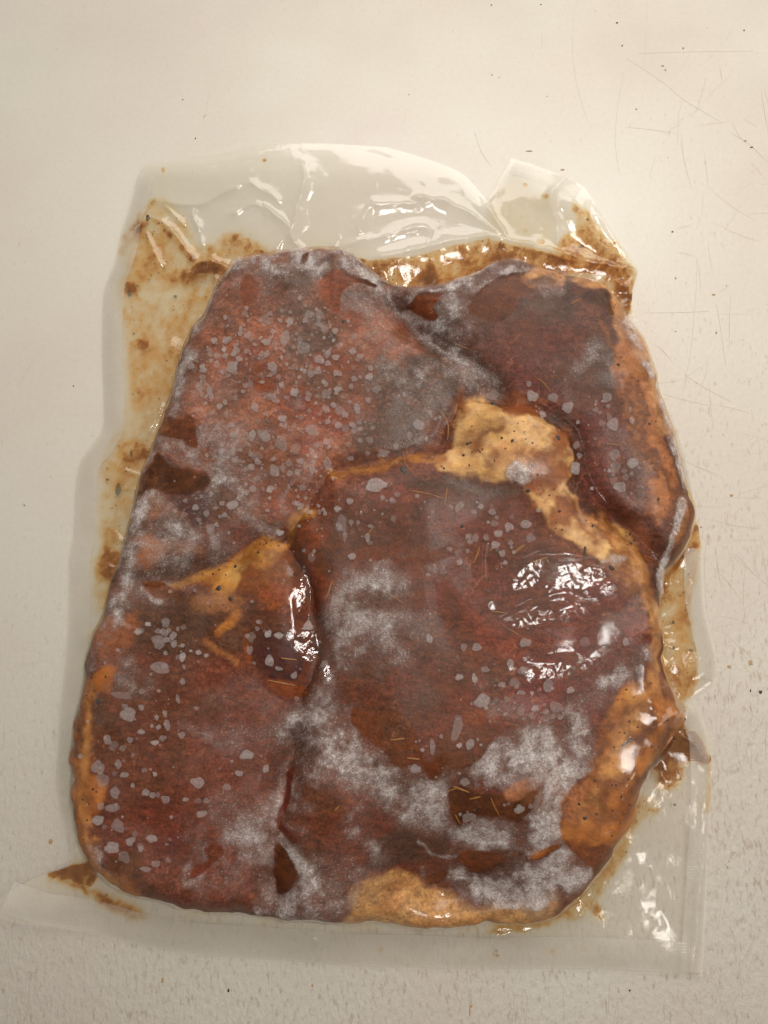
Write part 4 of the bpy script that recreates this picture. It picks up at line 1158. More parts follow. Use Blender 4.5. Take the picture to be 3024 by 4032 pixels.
def mat_table():
    m, nt, out = material("worn_white_plastic")
    p = N(nt, 'ShaderNodeBsdfPrincipled')
    oc = objcoord(nt)
    blot = noise(nt, oc, 9, 3, 0.5)
    c = mixc(nt, ramp(nt, blot, 0.35, 0.65), tuple(lin((219, 213, 200))), tuple(lin((216, 206, 194))))
    fine = noise(nt, oc, 420, 3, 0.6)
    c = mixc(nt, 1.0, c, mixc(nt, fine, (0.93, 0.92, 0.90), (1.05, 1.05, 1.05)), 'MULTIPLY')
    # grime caught in upright pits and scuffs, in patches
    pit = noise(nt, oc, 520, 4, 0.7, ((1.0, 0.36, 1.0),))
    patch = noise(nt, oc, 22, 3, 0.6)
    sep = N(nt, 'ShaderNodeSeparateXYZ')
    nt.links.new(oc, sep.inputs[0])
    wear = ramp(nt, mathn(nt, 'SUBTRACT', mathn(nt, 'MULTIPLY', sep.outputs['X'], 0.6), sep.outputs['Y']), -0.20, 0.26, 0.0, 1.0)
    g = mathn(nt, 'ADD', mathn(nt, 'MULTIPLY', wear, 0.11), mathn(nt, 'MULTIPLY', patch, 0.22))
    thr = mathn(nt, 'SUBTRACT', mathn(nt, 'ADD', pit, g), 0.725)
    grime = ramp(nt, thr, 0.0, 0.18, 0.0, 0.5)
    c = mixc(nt, grime, c, tuple(lin((162, 138, 114))))
    spots = noise(nt, oc, 130, 2, 0.5, ((1.0, 0.7, 1.0),))
    c = mixc(nt, ramp(nt, spots, 0.76, 0.80, 0.0, 0.4), c, tuple(lin((128, 110, 90))))
    nt.links.new(c, p.inputs['Base Color'])
    p.inputs['Roughness'].default_value = 0.34
    nt.links.new(ramp(nt, patch, 0.3, 0.7, 0.30, 0.44), p.inputs['Roughness'])
    p.inputs['Specular IOR Level'].default_value = 0.45
    peb = noise(nt, oc, 420, 3, 0.6, ((1.0, 0.55, 1.0),))
    hh = mathn(nt, 'ADD', mathn(nt, 'MULTIPLY', peb, mathn(nt, 'ADD', mathn(nt, 'MULTIPLY', wear, 1.1), 0.02)), mathn(nt, 'MULTIPLY', fine, 0.08))
    nt.links.new(bump(nt, hh, 0.45, 0.0008), p.inputs['Normal'])
    nt.links.new(p.outputs[0], out.inputs[0])
    return m


M_MEAT, M_FILM, M_SPOT = mat_meat(), mat_film(), mat_spot()
M_BACK = mat_clear("back_film", 0.06, (0.76, 0.70, 0.59), 0.3)
M_SEAL = mat_clear("sealed_film", 0.26, (0.74, 0.695, 0.61), 0.24, True)
M_TABLE = mat_table()
M_NEEDLE = mat_plain("dry_rosemary", (168, 112, 44), (112, 66, 22), 900)
M_NEEDLE2 = mat_plain("dark_rosemary", (84, 60, 30), (50, 36, 20), 700)
M_FLAKE = mat_plain("pepper", (52, 34, 24), (28, 18, 12), 900)
M_LEAF = mat_plain("herb_leaf", (70, 62, 26), (40, 36, 14), 500)
M_SCR = mat_plain("scratch_grime", (214, 205, 191), (200, 188, 172), 300)
M_CRUMB = mat_plain("dried_marinade", (190, 156, 112), (150, 116, 78), 500)

# ------------------------------------------------------------------ mesh helpers
def link(o, parent=None):
    scene.collection.objects.link(o)
    if parent is not None:
        o.parent = parent
    return o


def mesh_arrays(name, V, Q, mat, attrs=None, smooth=True, tris=None):
    me = bpy.data.meshes.new(name)
    nq = len(Q)
    nt_ = 0 if tris is None else len(tris)
    me.vertices.add(len(V))
    me.vertices.foreach_set('co', np.ascontiguousarray(V, dtype=np.float32).ravel())
    loops = np.asarray(Q, dtype=np.int32).ravel() if nq else np.zeros(0, np.int32)
    starts = np.arange(nq, dtype=np.int32) * 4
    if nt_:
        starts = np.concatenate([starts, nq * 4 + np.arange(nt_, dtype=np.int32) * 3])
        loops = np.concatenate([loops, np.asarray(tris, dtype=np.int32).ravel()])
    me.loops.add(len(loops))
    me.loops.foreach_set('vertex_index', loops)
    me.polygons.add(len(starts))
    me.polygons.foreach_set('loop_start', starts.astype(np.int32))
    me.update(calc_edges=True)
    me.validate()
    if smooth:
        me.polygons.foreach_set('use_smooth', np.ones(len(me.polygons), bool))
    for k, a in (attrs or {}).items():
        a = np.asarray(a, dtype=np.float32)
        if a.ndim == 2:
            at = me.attributes.new(k, 'FLOAT_COLOR', 'POINT')
            at.data.foreach_set('color', np.concatenate([a, np.ones((len(a), 1), np.float32)], 1).ravel())
        else:
            at = me.attributes.new(k, 'FLOAT', 'POINT')
            at.data.foreach_set('value', a)
    me.materials.append(mat)
    return me


def sheet(mask_sd, Z, k=1, limit=None):
    """grid mesh inside mask_sd>0 with the rim snapped to the outline; returns V, Q, index of kept"""
    xs, ys, sd, z = X[::k, ::k], Y[::k, ::k], mask_sd[::k, ::k], Z[::k, ::k]
    st = STEP * k
    gy, gx = np.gradient(sd, st)
    gl = np.sqrt(gx * gx + gy * gy) + 1e-9
    keep = sd > -0.72 * st
    if limit is not None:
        keep &= limit[::k, ::k]
    mv = np.where((sd < 0.3 * st), -sd, 0.0)
    mv = np.clip(mv, -0.5 * st, 0.8 * st)
    vx, vy = xs + mv * gx / gl, ys + mv * gy / gl
    q = keep[:-1, :-1] & keep[1:, :-1] & keep[:-1, 1:] & keep[1:, 1:]
    used = np.zeros(keep.shape, bool)
    used[:-1, :-1] |= q
    used[1:, :-1] |= q
    used[:-1, 1:] |= q
    used[1:, 1:] |= q
    idx = np.full(keep.shape, -1, int)
    idx[used] = np.arange(used.sum())
    Q = np.stack([idx[:-1, :-1][q], idx[:-1, 1:][q], idx[1:, 1:][q], idx[1:, :-1][q]], 1)
    V = np.stack([vx[used], vy[used], z[used]], 1)
    return V, Q, used, k


def boundary(Q):
    e = np.concatenate([Q[:, [0, 1]], Q[:, [1, 2]], Q[:, [2, 3]], Q[:, [3, 0]]])
    key = np.sort(e, 1)
    code = key[:, 0].astype(np.int64) * 10_000_000 + key[:, 1]
    u, inv, cnt = np.unique(code, return_inverse=True, return_counts=True)
    return e[cnt[inv] == 1]


# ------------------------------------------------------------------ the worktop
def box_mesh(name, x0, x1, y0, y1, z0, z1, mat):
    V = [(x, y, z) for z in (z0, z1) for y in (y0, y1) for x in (x0, x1)]
    Q = [(0, 2, 3, 1), (4, 5, 7, 6), (0, 1, 5, 4), (2, 6, 7, 3), (0, 4, 6, 2), (1, 3, 7, 5)]
    return mesh_arrays(name, V, Q, mat, smooth=False)


worktop = link(bpy.data.objects.new("worktop", box_mesh("worktop", -0.7, 0.7, -0.6, 0.7, -0.04, 0.0, M_TABLE)))
worktop["kind"] = "structure"
worktop["label"] = "worn white plastic worktop with scratches and brown specks"


def strip(pts, width, z, taper=True):
    V, Q = [], []
    n = len(pts)
    for i, (x, y) in enumerate(pts):
        a, b = pts[max(i - 1, 0)], pts[min(i + 1, n - 1)]
        dx, dy = b[0] - a[0], b[1] - a[1]
        L = math.hypot(dx, dy) + 1e-12
        w = width * (0.25 + 0.75 * math.sin(math.pi * (i + 0.5) / n)) if taper else width
        nx, ny = -dy / L * w / 2, dx / L * w / 2
        V += [(x + nx, y + ny, z), (x - nx, y - ny, z)]
        if i:
            k = 2 * i
            Q.append((k - 2, k - 1, k + 1, k))
    return V, Q


rnd = random.Random(11)
c_t2 = crop(1500, 0, 1.0886)
c_t1 = crop(0, 0, 1.106)
SCR = [
    c_t2([(840, 0), (825, 100), (822, 220), (835, 340), (860, 440), (885, 510)]),
    c_t2([(1045, 300), (1020, 420), (1008, 520), (1005, 620), (1020, 740)]),
    c_t2([(1050, 250), (1130, 300), (1230, 370), (1300, 430), (1400, 490), (1460, 525)]),
    c_t2([(1050, 545), (1150, 555), (1265, 572)]), c_t2([(1100, 230), (1320, 222), (1600, 220)]),
    c_t2([(1140, 0), (1135, 160), (1130, 300)]), c_t2([(690, 130), (692, 210)]), c_t2([(1500, 570), (1580, 620), (1650, 690)]),
    c_t2([(1180, 660), (1150, 760)]), c_t2([(400, 560), (430, 650), (470, 710)]), c_t2([(1290, 430), (1275, 500)]),
    cG([(1150, 1155), (1300, 1175), (1519, 1212)]), cG([(1080, 1590), (1300, 1605), (1519, 1630)]),
    cC([(1400, 240), (1390, 480), (1360, 800), (1330, 960), (1290, 1180)]), cC([(1530, 500), (1560, 680), (1590, 900)]),
    cC([(1130, 760), (1180, 800), (1240, 870)]), cC([(1120, 1010), (1250, 1000), (1330, 965), (1480, 870)]), cC([(1330, 960), (1450, 1040), (1620, 1130)]),
    cC([(1180, 1080), (1320, 1120), (1500, 1160)]), cC([(1050, 550), (1300, 548), (1480, 540)]),
    cG([(1070, 230), (1060, 500), (1080, 800)]), cG([(1170, 1250), (1150, 1500), (1140, 1900)]), cG([(1200, 900), (1300, 1000), (1400, 1160)]),
    cG([(1519, 620), (1300, 760), (1110, 860)]), cG([(1130, 780), (1260, 800), (1430, 860)]), cG([(1250, 340), (1420, 480), (1519, 560)]),
    cM([(1505, 390), (1480, 560), (1470, 760)]), cM([(1450, 300), (1560, 350), (1659, 360)]), cM([(1500, 410), (1550, 540), (1600, 640)]),
    cM([(900, 850), (960, 960), (980, 993)]), cM([(1120, 830), (1300, 930), (1420, 993)]),
    cN([(0, 320), (100, 370), (220, 415), (320, 455)]), cN([(1060, 960), (1040, 990), (1060, 1020), (1095, 1030)]), cN([(720, 960), (740, 1080)]),
    cN([(1180, 980), (1190, 1160)]), cN([(310, 890), (240, 1000), (180, 1110)]),
    [(60, 2620), (190, 2600)], [(130, 1420), (70, 1520)], [(830, 330), (800, 500)], [(20, 2430), (110, 2330)],
]
for i in range(120):
    u, v = 3020 - 460 * rnd.random() ** 1.3, rnd.uniform(200, 4000)
    a = rnd.choice((rnd.gauss(1.5, .25), rnd.uniform(-1, 1)))
    L = rnd.uniform(50, 240)
    bend = rnd.uniform(-.2, .2)
    SCR.append([(u + L * s * math.cos(a + bend * s), v + L * s * math.sin(a + bend * s)) for s in (0, .35, .7, 1)])
for i in range(26):
    u, v = rnd.uniform(20, 2900), rnd.uniform(3860, 4020)
    a = rnd.gauss(1.5, .4)
    L = rnd.uniform(40, 160)
    SCR.append([(u + L * s * math.cos(a), v + L * s * math.sin(a)) for s in (0, .5, 1)])
for i, s in enumerate(SCR):
    q = plane_poly(smooth_poly(s, False, 4), 0.0)
    wd = 0.00022 if i < 40 else rnd.uniform(.00007, .00015)
    V, Q = strip(q, wd, 0.00006 + 0.000002 * i)
    link(bpy.data.objects.new("scratch", mesh_arrays("scratch", V, Q, M_SCR, smooth=False)), worktop)


def blob_mesh(name, rx, ry, h, mat, n=9, seed=0):
    r = random.Random(seed)
    V = [(0, 0, h)]
    for ring, f, z in ((0, .6, .8), (1, 1, 0)):
        for k in range(n):
            a = 2 * math.pi * k / n
            j = 1 + r.uniform(-.28, .28)
            V.append((rx * f * j * math.cos(a), ry * f * j * math.sin(a), h * z))
    tris = [(0, 1 + k, 1 + (k + 1) % n) for k in range(n)]
    Q = [(1 + k, 1 + n + k, 1 + n + (k + 1) % n, 1 + (k + 1) % n) for k in range(n)]
    return mesh_arrays(name, V, Q, mat, tris=tris)


crumb_me = [blob_mesh("stain", 1, 1, .5, M_CRUMB, seed=k) for k in range(4)]
crumb_dk = [blob_mesh("stain", 1, 1, .5, M_FLAKE, seed=k + 20) for k in range(3)]
CRUMBS = [(720, 392, 5, 3, 1), (1610, 372, 5, 3, 1), (2155, 380, 3, 3, 1), (2505, 430, 6, 6, 0), (2085, 595, 28, 3, 1), (2215, 668, 14, 6, 0), (2648, 913, 7, 6, 1), (1937, 295, 6, 5, 0),
          (2810, 1160, 12, 6, 0), (2660, 1095, 5, 8, 0), (2660, 1305, 8, 3, 0), (2880, 1950, 10, 8, 0), (2870, 2625, 10, 10, 0), (2955, 2610, 14, 16, 0), (2995, 2725, 10, 10, 1), (2955, 2720, 4, 10, 1),
          (2820, 1310, 6, 8, 0), (200, 3312, 12, 14, 0), (2865, 3415, 4, 6, 0), (1850, 3985, 4, 22, 0), (1855, 3960, 8, 8, 0), (96, 1990, 3, 6, 1), (290, 1520, 5, 5, 1), (2430, 90, 8, 6, 1), (2450, 180, 6, 6, 1),
          (2930, 120, 6, 8, 1), (1935, 20, 5, 5, 1), (2130, 18, 6, 4, 1), (770, 545, 5, 7, 1), (1965, 305, 3, 3, 1), (2610, 260, 12, 3, 1), (2690, 190, 8, 8, 0), (2620, 275, 6, 8, 0),
          (2960, 580, 12, 5, 1), (2935, 555, 10, 4, 1), (2860, 1125, 4, 4, 0), (2760, 2075, 6, 5, 0), (2705, 2380, 4, 3, 1), (2480, 3900, 5, 5, 1), (900, 3900, 6, 10, 1), (640, 3860, 8, 14, 0), (1230, 3880, 5, 8, 0)]
for i, (u, v, ru, rv, dk) in enumerate(CRUMBS):
    x, y = on_plane(u, v, 0)
    o = link(bpy.data.objects.new("stain", (crumb_dk if dk else crumb_me)[i % 3]), worktop)
    o.location = (x, y, 0.00008)
    o.scale = (ru * 0.00008, rv * 0.00008, 0.0003)

# ------------------------------------------------------------------ meat pieces (each a closed solid)
PIECES = [
    ("meat_steak", "large pinkish frozen steak in the upper left of the bag, dotted with frost spots", "meat"),
    ("meat_steak", "dark maroon frozen steak at the upper right, tan fat rim down its right side", "meat"),
    ("meat_steak", "glossy red frozen steak right of centre, topped by a thick yellow fat cap", "meat"),
    ("meat_steak", "maroon frozen steak at the lower left with an orange fat rim on its left edge", "meat"),
]
steaks = []
sreg = [np.minimum(sA, 1), np.minimum(sB, 1), None, np.minimum(sD, 1)]
sC = np.minimum(np.minimum(-sA, -sB), -sD)
sreg[2] = sC
for k, (nm, lab, cat) in enumerate(PIECES):
    ms = np.minimum(sd_meat, sreg[k] + 0.0005)
    V, Q, used, _ = sheet(ms, np.maximum(Hm - 0.0008 * smoothstep(0.0010, -0.0006, sreg[k]) - 0.00003 * k, 0.0012))
    nv = len(V)
    be = boundary(Q)
    Vb = V[:, :].copy()
    Vb[:, 2] = 0.0011
    # skirt + flat bottom rim: ring of lowered rim vertices and a bottom face of the same grid, thinned
    rim = np.unique(be)
    mp = np.full(nv, -1, int)
    mp[rim] = nv + np.arange(len(rim))
    skirt = np.stack([be[:, 1], be[:, 0], mp[be[:, 0]], mp[be[:, 1]]], 1)
    Vall = np.concatenate([V, Vb[rim]])
    tone = COL[used]
    fat = FATM[used]
    tone_all = np.concatenate([tone, tone[rim]])
    fat_all = np.concatenate([fat, fat[rim]])
    me = mesh_arrays("meat_steak", Vall, np.concatenate([Q, skirt]), M_MEAT, {'tone': tone_all, 'fat': fat_all})
    o = link(bpy.data.objects.new(nm, me))
    o["label"], o["category"] = lab, cat
    o["group"] = "frozen marinated steaks in the vacuum bag"
    steaks.append(o)


def steak_at(x, y):
    i = int(np.clip(round((y - y_[0]) / STEP), 0, NY - 1))
    j = int(np.clip(round((x - x_[0]) / STEP), 0, NX - 1))
    return steaks[int(LABEL[i, j])]


# ------------------------------------------------------------------ the bag
bag = link(bpy.data.objects.new("vacuum_bag", None))
bag["label"] = "clear frosty vacuum-sealed plastic bag holding the marinated meat on the worktop"
bag["category"] = "vacuum bag"
bag.empty_display_size = 0.05
cx0, cy0 = on_plane(1512, 2300, 0)
bag.location = (cx0, cy0, 0)


def bag_child(name, me, loc=None):
    o = link(bpy.data.objects.new(name, me), bag)
    o.matrix_parent_inverse = bag.matrix_world.inverted() if False else o.matrix_parent_inverse
    o.location = (-cx0, -cy0, 0) if loc is None else (loc[0] - cx0, loc[1] - cy0, loc[2])
    return o


V, Q, used, _ = sheet(sd_bag, F)
MILK = np.where(sd_meat > 0, 0.0, 0.17 + 0.12 * fbm(X, Y, 0.03, 101, 3))
MILK *= smoothstep(-0.0025, -0.0075, sd_meat)
film_me = mesh_arrays("front_film", V, Q, M_FILM, {'frost': FROST[used], 'smear': SMEAR[used], 'milk': MILK[used], 'gloss': GLOSS[used]})
front_film = bag_child("front_film", film_me)
V, Q, used, _ = sheet(sd_bag, Zback, 4)
back_film = bag_child("back_film", mesh_arrays("back_film", V, Q, M_BACK))

# seal strips: the welded edge bands
SEALS = [
    ([(545, 690), (520, 800), (490, 890), (462, 1010), (425, 1110), (412, 1201), (410, 1429), (416, 1649), (394, 1720), (338, 1792), (312, 1856), (302, 1950), (296, 2105), (278, 2203), (276, 2447), (267, 2569), (255, 2691), (237, 2900), (228, 3050)], 78, 1),
    ([(30, 3575), (169, 3622), (338, 3656), (549, 3719), (760, 3753), (1097, 3778), (1400, 3802), (1591, 3805), (1820, 3813), (2131, 3811), (2443, 3817), (2700, 3836)], 105, 1),
    ([(2760, 2160), (2764, 2233), (2770, 2369), (2794, 2488), (2818, 2600), (2808, 2680)], 70, -1),
    ([(2715, 2775), (2755, 2822), (2782, 2895), (2793, 2977), (2795, 3100), (2788, 3312), (2773, 3623), (2755, 3830)], 74, -1),
    ([(2022, 645), (2100, 675), (2200, 725), (2280, 765)], 70, -1),
]
for pts, wpx, side in SEALS:
    q = plane_poly(smooth_poly(pts, False, 6), 0.002)
    V, Q = [], []
    n = len(q)
    M = 7
    for i, (x, y) in enumerate(q):
        a, b = q[max(i - 2, 0)], q[min(i + 2, n - 1)]
        dx, dy = b[0] - a[0], b[1] - a[1]
        L = math.hypot(dx, dy) + 1e-12
        nx, ny = -dy / L, dx / L
        w = wpx * 0.000122
        for j in range(M + 1):
            f = w * j / M
            xx, yy = x + nx * f * (1 if side > 0 else -1), y + ny * f * (1 if side > 0 else -1)
            V.append((xx, yy, zat(xx, yy, F) + 0.00035))
    for i in range(n - 1):
        for j in range(M):
            k = i * (M + 1) + j
            Q.append((k, k + 1, k + M + 2, k + M + 1))
    bag_child("seal_strip", mesh_arrays("seal_strip", V, Q, M_SEAL))

# frost spots: flat ice discs frozen between film and meat
SPOTS = []


def spots(cr, lst):
    s = {cA: 1.659, cD: 1.659, cE: 1.659, cF: 1.037, cH: 1.659, cK: 1.659, cI: 1.659, cJ: 1.659}[cr]
    for e in lst:
        (u, v), = cr([(e[0], e[1])])
        rx = e[2] / s
        ry = (e[3] if len(e) > 3 else e[2]) / s
        ang = e[4] if len(e) > 4 else 0.0
        for (uu, vv, r2, *_r) in SPOTS:
            if math.hypot(uu - u, vv - v) < 0.6 * (r2 + rx):
                break
        else:
            SPOTS.append((u, v, rx, ry, ang))


spots(cA, [(1075, 600, 48, 40), (1167, 600, 18), (1227, 612, 28), (1353, 560, 32), (1425, 560, 28, 34), (1460, 655, 30), (1525, 668, 23), (1197, 715, 40, 55, .3), (1130, 750, 20, 28), (1075, 742, 40, 24), (1320, 780, 50, 46),
           (1515, 730, 15), (1565, 755, 14), (1640, 800, 28), (1420, 855, 36), (1080, 820, 20, 30), (810, 730, 30), (735, 730, 24), (755, 830, 32, 22), (800, 790, 20), (865, 820, 22), (700, 790, 18), (660, 900, 22),
           (850, 905, 48, 40), (785, 935, 16), (660, 975, 27), (637, 1035, 30), (705, 1060, 22, 34), (680, 1140, 15), (770, 1160, 24), (820, 1195, 13), (970, 1015, 24), (1175, 1020, 22), (1210, 885, 14),
           (1115, 900, 36), (1365, 945, 26, 34), (1305, 920, 14), (1000, 1165, 30), (1095, 1100, 30, 24), (1255, 1070, 26, 36), (1465, 1080, 35), (1540, 1050, 26), (1465, 1178, 30), (1355, 1190, 18),
           (1540, 1155, 20), (1590, 1215, 26), (1545, 1285, 26), (1400, 1140, 14), (1180, 1240, 30), (815, 1300, 22), (935, 555, 20, 28), (1450, 1000, 18), (1630, 1030, 20), (1620, 1130, 16), (960, 600, 14), (880, 880, 16)])
spots(cD, [(985, 140, 22, 28), (1030, 185, 30), (1150, 190, 28, 40), (1235, 195, 42), (950, 238, 32), (1340, 240, 48, 56), (1435, 275, 40), (1540, 155, 55, 40), (1590, 250, 32, 22), (1025, 285, 24), (1040, 350, 28),
           (1180, 320, 42, 36), (1295, 420, 38, 48), (1540, 410, 24, 40), (1270, 540, 26, 30), (1480, 530, 26), (1425, 630, 18), (1155, 540, 28), (1185, 470, 22), (1020, 645, 46, 34), (850, 700, 26), (875, 795, 35),
           (780, 660, 28, 22), (700, 1040, 26, 20), (1500, 600, 15), (1590, 690, 12, 24), (1265, 600, 14), (1640, 370, 30, 46), (1540, 985, 26, 40), (800, 740, 18), (940, 720, 16), (1450, 590, 14), (1490, 470, 14), (1330, 825, 28)])
spots(cE, [(300, 20, 30), (195, 20, 20), (385, 125, 28), (495, 150, 28), (210, 160, 55, 36), (465, 340, 30, 18), (590, 220, 26), (680, 305, 46, 28), (910, 120, 36, 42), (850, 190, 18, 30), (960, 210, 12, 22), (630, 515, 80, 50),
           (150, 525, 26, 30), (97, 630, 19), (170, 590, 16), (460, 620, 26), (380, 670, 26), (265, 690, 12, 24), (405, 770, 46, 62), (430, 850, 16, 36), (515, 760, 13, 18), (470, 760, 16, 26), (535, 690, 9), (590, 890, 20),
           (745, 735, 20, 30), (770, 575, 22), (735, 610, 20), (675, 600, 18), (1175, 655, 24, 44, .5), (1270, 690, 22, 18), (1390, 690, 26), (1405, 765, 26), (1500, 785, 32), (1610, 770, 42, 34), (1430, 830, 38, 26),
           (1280, 860, 28), (1350, 860, 22), (1235, 850, 24), (1640, 860, 36), (1245, 885, 22), (1410, 905, 36, 28), (1455, 960, 22, 30), (1475, 1020, 18), (1155, 955, 16), (1070, 1075, 26), (1230, 945, 16), (215, 990, 24, 40),
           (475, 980, 30, 26), (365, 1270, 38), (410, 1220, 22), (530, 1160, 16), (1000, 690, 10), (950, 625, 9), (985, 40, 18, 24), (1020, 80, 14), (760, 260, 20, 28), (610, 140, 18)])
spots(cF, [(825, 270, 28), (910, 275, 26, 22), (970, 315, 28, 26), (865, 340, 18, 12), (1130, 275, 22, 24), (1085, 325, 12, 15), (1140, 355, 12, 22), (1155, 385, 26, 32), (1110, 380, 16), (1160, 508, 24, 28), (1235, 543, 28, 24), (1165, 560, 25),
           (1185, 640, 26), (1000, 565, 26, 30), (1005, 470, 18), (1200, 575, 12), (665, 265, 28), (1010, 470, 16), (1135, 310, 10), (60, 400, 18), (40, 330, 22), (160, 190, 18), (110, 320, 16, 26), (190, 240, 20)])
spots(cH, [(750, 85, 34, 38), (635, 95, 24, 18), (570, 145, 26), (740, 150, 35, 28), (705, 210, 54), (800, 170, 24, 32), (805, 225, 26), (860, 310, 26, 36), (870, 375, 12, 24), (965, 280, 22), (1015, 300, 18), (915, 270, 12),
           (715, 380, 75, 44), (1310, 180, 36), (1420, 160, 28), (1490, 170, 34, 26), (1350, 125, 18), (1300, 265, 24, 36), (1430, 335, 34, 44), (1330, 350, 14), (1490, 385, 30, 16), (1590, 430, 26), (1355, 80, 16), (505, 685, 58, 56),
           (590, 640, 22), (760, 755, 22, 44), (745, 680, 18, 28), (680, 870, 30, 22), (730, 840, 26), (855, 820, 26), (590, 800, 30, 18), (410, 890, 36), (370, 850, 30, 40), (470, 905, 24), (440, 1010, 28, 34), (310, 1030, 45, 55),
           (480, 1080, 32, 24), (610, 1050, 20), (420, 1195, 36, 42), (620, 1195, 28), (750, 1240, 32), (405, 1295, 50, 36), (340, 1110, 40, 60), (680, 1075, 18), (960, 1130, 46), (1150, 1160, 30), (1280, 950, 56, 36), (1405, 1040, 26, 32),
           (535, 1150, 18), (465, 560, 70, 30), (830, 585, 16, 34), (880, 1240, 20), (1230, 1070, 32, 22), (860, 470, 24)])
spots(cK, [(310, 380, 44, 40), (438, 418, 50), (405, 305, 46, 40), (420, 200, 36), (520, 520, 32, 36), (585, 550, 26, 20), (660, 500, 40, 34), (480, 620, 44), (400, 560, 60, 44), (985, 340, 38, 30), (780, 505, 14), (330, 290, 26),
           (350, 425, 18), (685, 665, 38, 24), (620, 700, 40, 22)])
spots(cI, [(100, 170, 36, 42), (710, 100, 26, 32), (1145, 25, 24, 34), (1370, 80, 24, 30), (1455, 80, 38, 28), (1340, 275, 30, 26), (1440, 285, 24, 32), (1510, 225, 32, 24), (1620, 325, 30, 22), (1490, 430, 70, 44, -.6), (1325, 610, 38, 95, .2),
           (1410, 712, 32, 44), (1340, 720, 22), (1165, 730, 24, 54), (1055, 875, 42, 34), (1100, 750, 16), (265, 265, 28), (490, 280, 28, 46), (1640, 515, 16), (1460, 680, 12), (1080, 690, 12), (460, 190, 30, 26)])
spots(cJ, [(610, 50, 42, 36), (540, 310, 44, 34), (460, 330, 26, 22), (585, 375, 32, 20), (585, 490, 30, 38), (490, 515, 28, 20), (675, 480, 28, 24), (735, 455, 14), (810, 470, 44, 46), (745, 500, 24, 20), (905, 360, 32, 24), (655, 380, 16),
           (760, 330, 38, 52), (625, 245, 66, 32, .5), (470, 680, 56, 26), (1000, 45, 44, 34), (1265, 45, 24, 30), (360, 970, 28, 24), (215, 960, 38, 30), (295, 980, 20), (570, 1140, 38, 30), (240, 1190, 50, 36), (500, 1100, 14), (185, 1170, 14)])
SPOTS = SPOTS[:299]
fj = np.random.RandomState(5)
for i, (u, v, rx, ry, ang) in enumerate(SPOTS):
    rx, ry = rx * .9, ry * .9
    if ang == 0.0:
        ang = fj.uniform(-.25, .25)
    n = 22
    ph = fj.uniform(0, 6.28, 4)
    am = fj.uniform(0.02, 0.16, 4) * np.array([1, .8, .6, .4])
    pts = []
    for k in range(n):
        a = 2 * math.pi * k / n
        w = 1 + sum(am[j] * math.sin((j + 2) * a + ph[j]) for j in range(4))
        ex, ey = rx * w * math.cos(a), ry * w * math.sin(a)
        pts.append((u + ex * math.cos(ang) - ey * math.sin(ang), v + ex * math.sin(ang) + ey * math.cos(ang)))
    inner = [(u + (p[0] - u) * .6, v + (p[1] - v) * .6) for p in pts]
    edge2 = [(u + (p[0] - u) * .84, v + (p[1] - v) * .84) for p in pts]
    ring = W([(u, v)] + inner + edge2 + pts)
    dz = 0.00035 + 0.00002 * (i % 9)
    cxx, cyy = ring[0]
    cz = zat(cxx, cyy, F)
    V = [(x - cxx, y - cyy, zat(x, y, F) - dz - cz) for x, y in ring]
    tris = [(0, 1 + (k + 1) % n, 1 + k) for k in range(n)]
    Q = []
    for r0 in (1, 1 + n):
        Q += [(r0 + k, r0 + (k + 1) % n, r0 + n + (k + 1) % n, r0 + n + k) for k in range(n)]
    dn = fj.uniform(.20, .56)
    D = np.array([dn * fj.uniform(.7, 1.2)] * (1 + n) + list(dn * fj.uniform(.8, 1.1, n)) + list(dn * fj.uniform(.0, .25, n)))
    bag_child("frost_spot", mesh_arrays("frost_spot", V, Q, M_SPOT, {'dense': D}, tris=tris), (cxx, cyy, cz))

# the smallest frost flecks, too many to count
SV, ST_ = [], []
for i in range(1000):
    b = SPOTS[fj.randint(len(SPOTS))] if i % 2 else SPOTS[fj.randint(85)]
    u, v = b[0] + fj.normal(0, 70), b[1] + fj.normal(0, 70)
    r = 3.5 + 11.0 * fj.rand() ** 2.2
    n = 7
    a0 = fj.rand() * 6.28
    ring = W([(u, v)] + [(u + r * fj.uniform(.6, 1.25) * math.cos(a0 + 6.283 * k / n), v + r * fj.uniform(.6, 1.25) * math.sin(a0 + 6.283 * k / n)) for k in range(n)])
    if min(zat(x, y, sd_meat) for x, y in ring) < 0.006:
        continue
    k0 = len(SV)
    SV += [(x, y, zat(x, y, F) - 0.0003) for x, y in ring]
    ST_ += [(k0, k0 + 1 + k, k0 + 1 + (k + 1) % n) for k in range(n)]
D = np.repeat(fj.uniform(.12, .45, len(SV) // 8), 8)
fs = bag_child("frost_fleck", mesh_arrays("frost_fleck", SV, [], M_SPOT, {'dense': D}, tris=[t_[::-1] for t_ in ST_]))
fs["kind"] = "stuff"

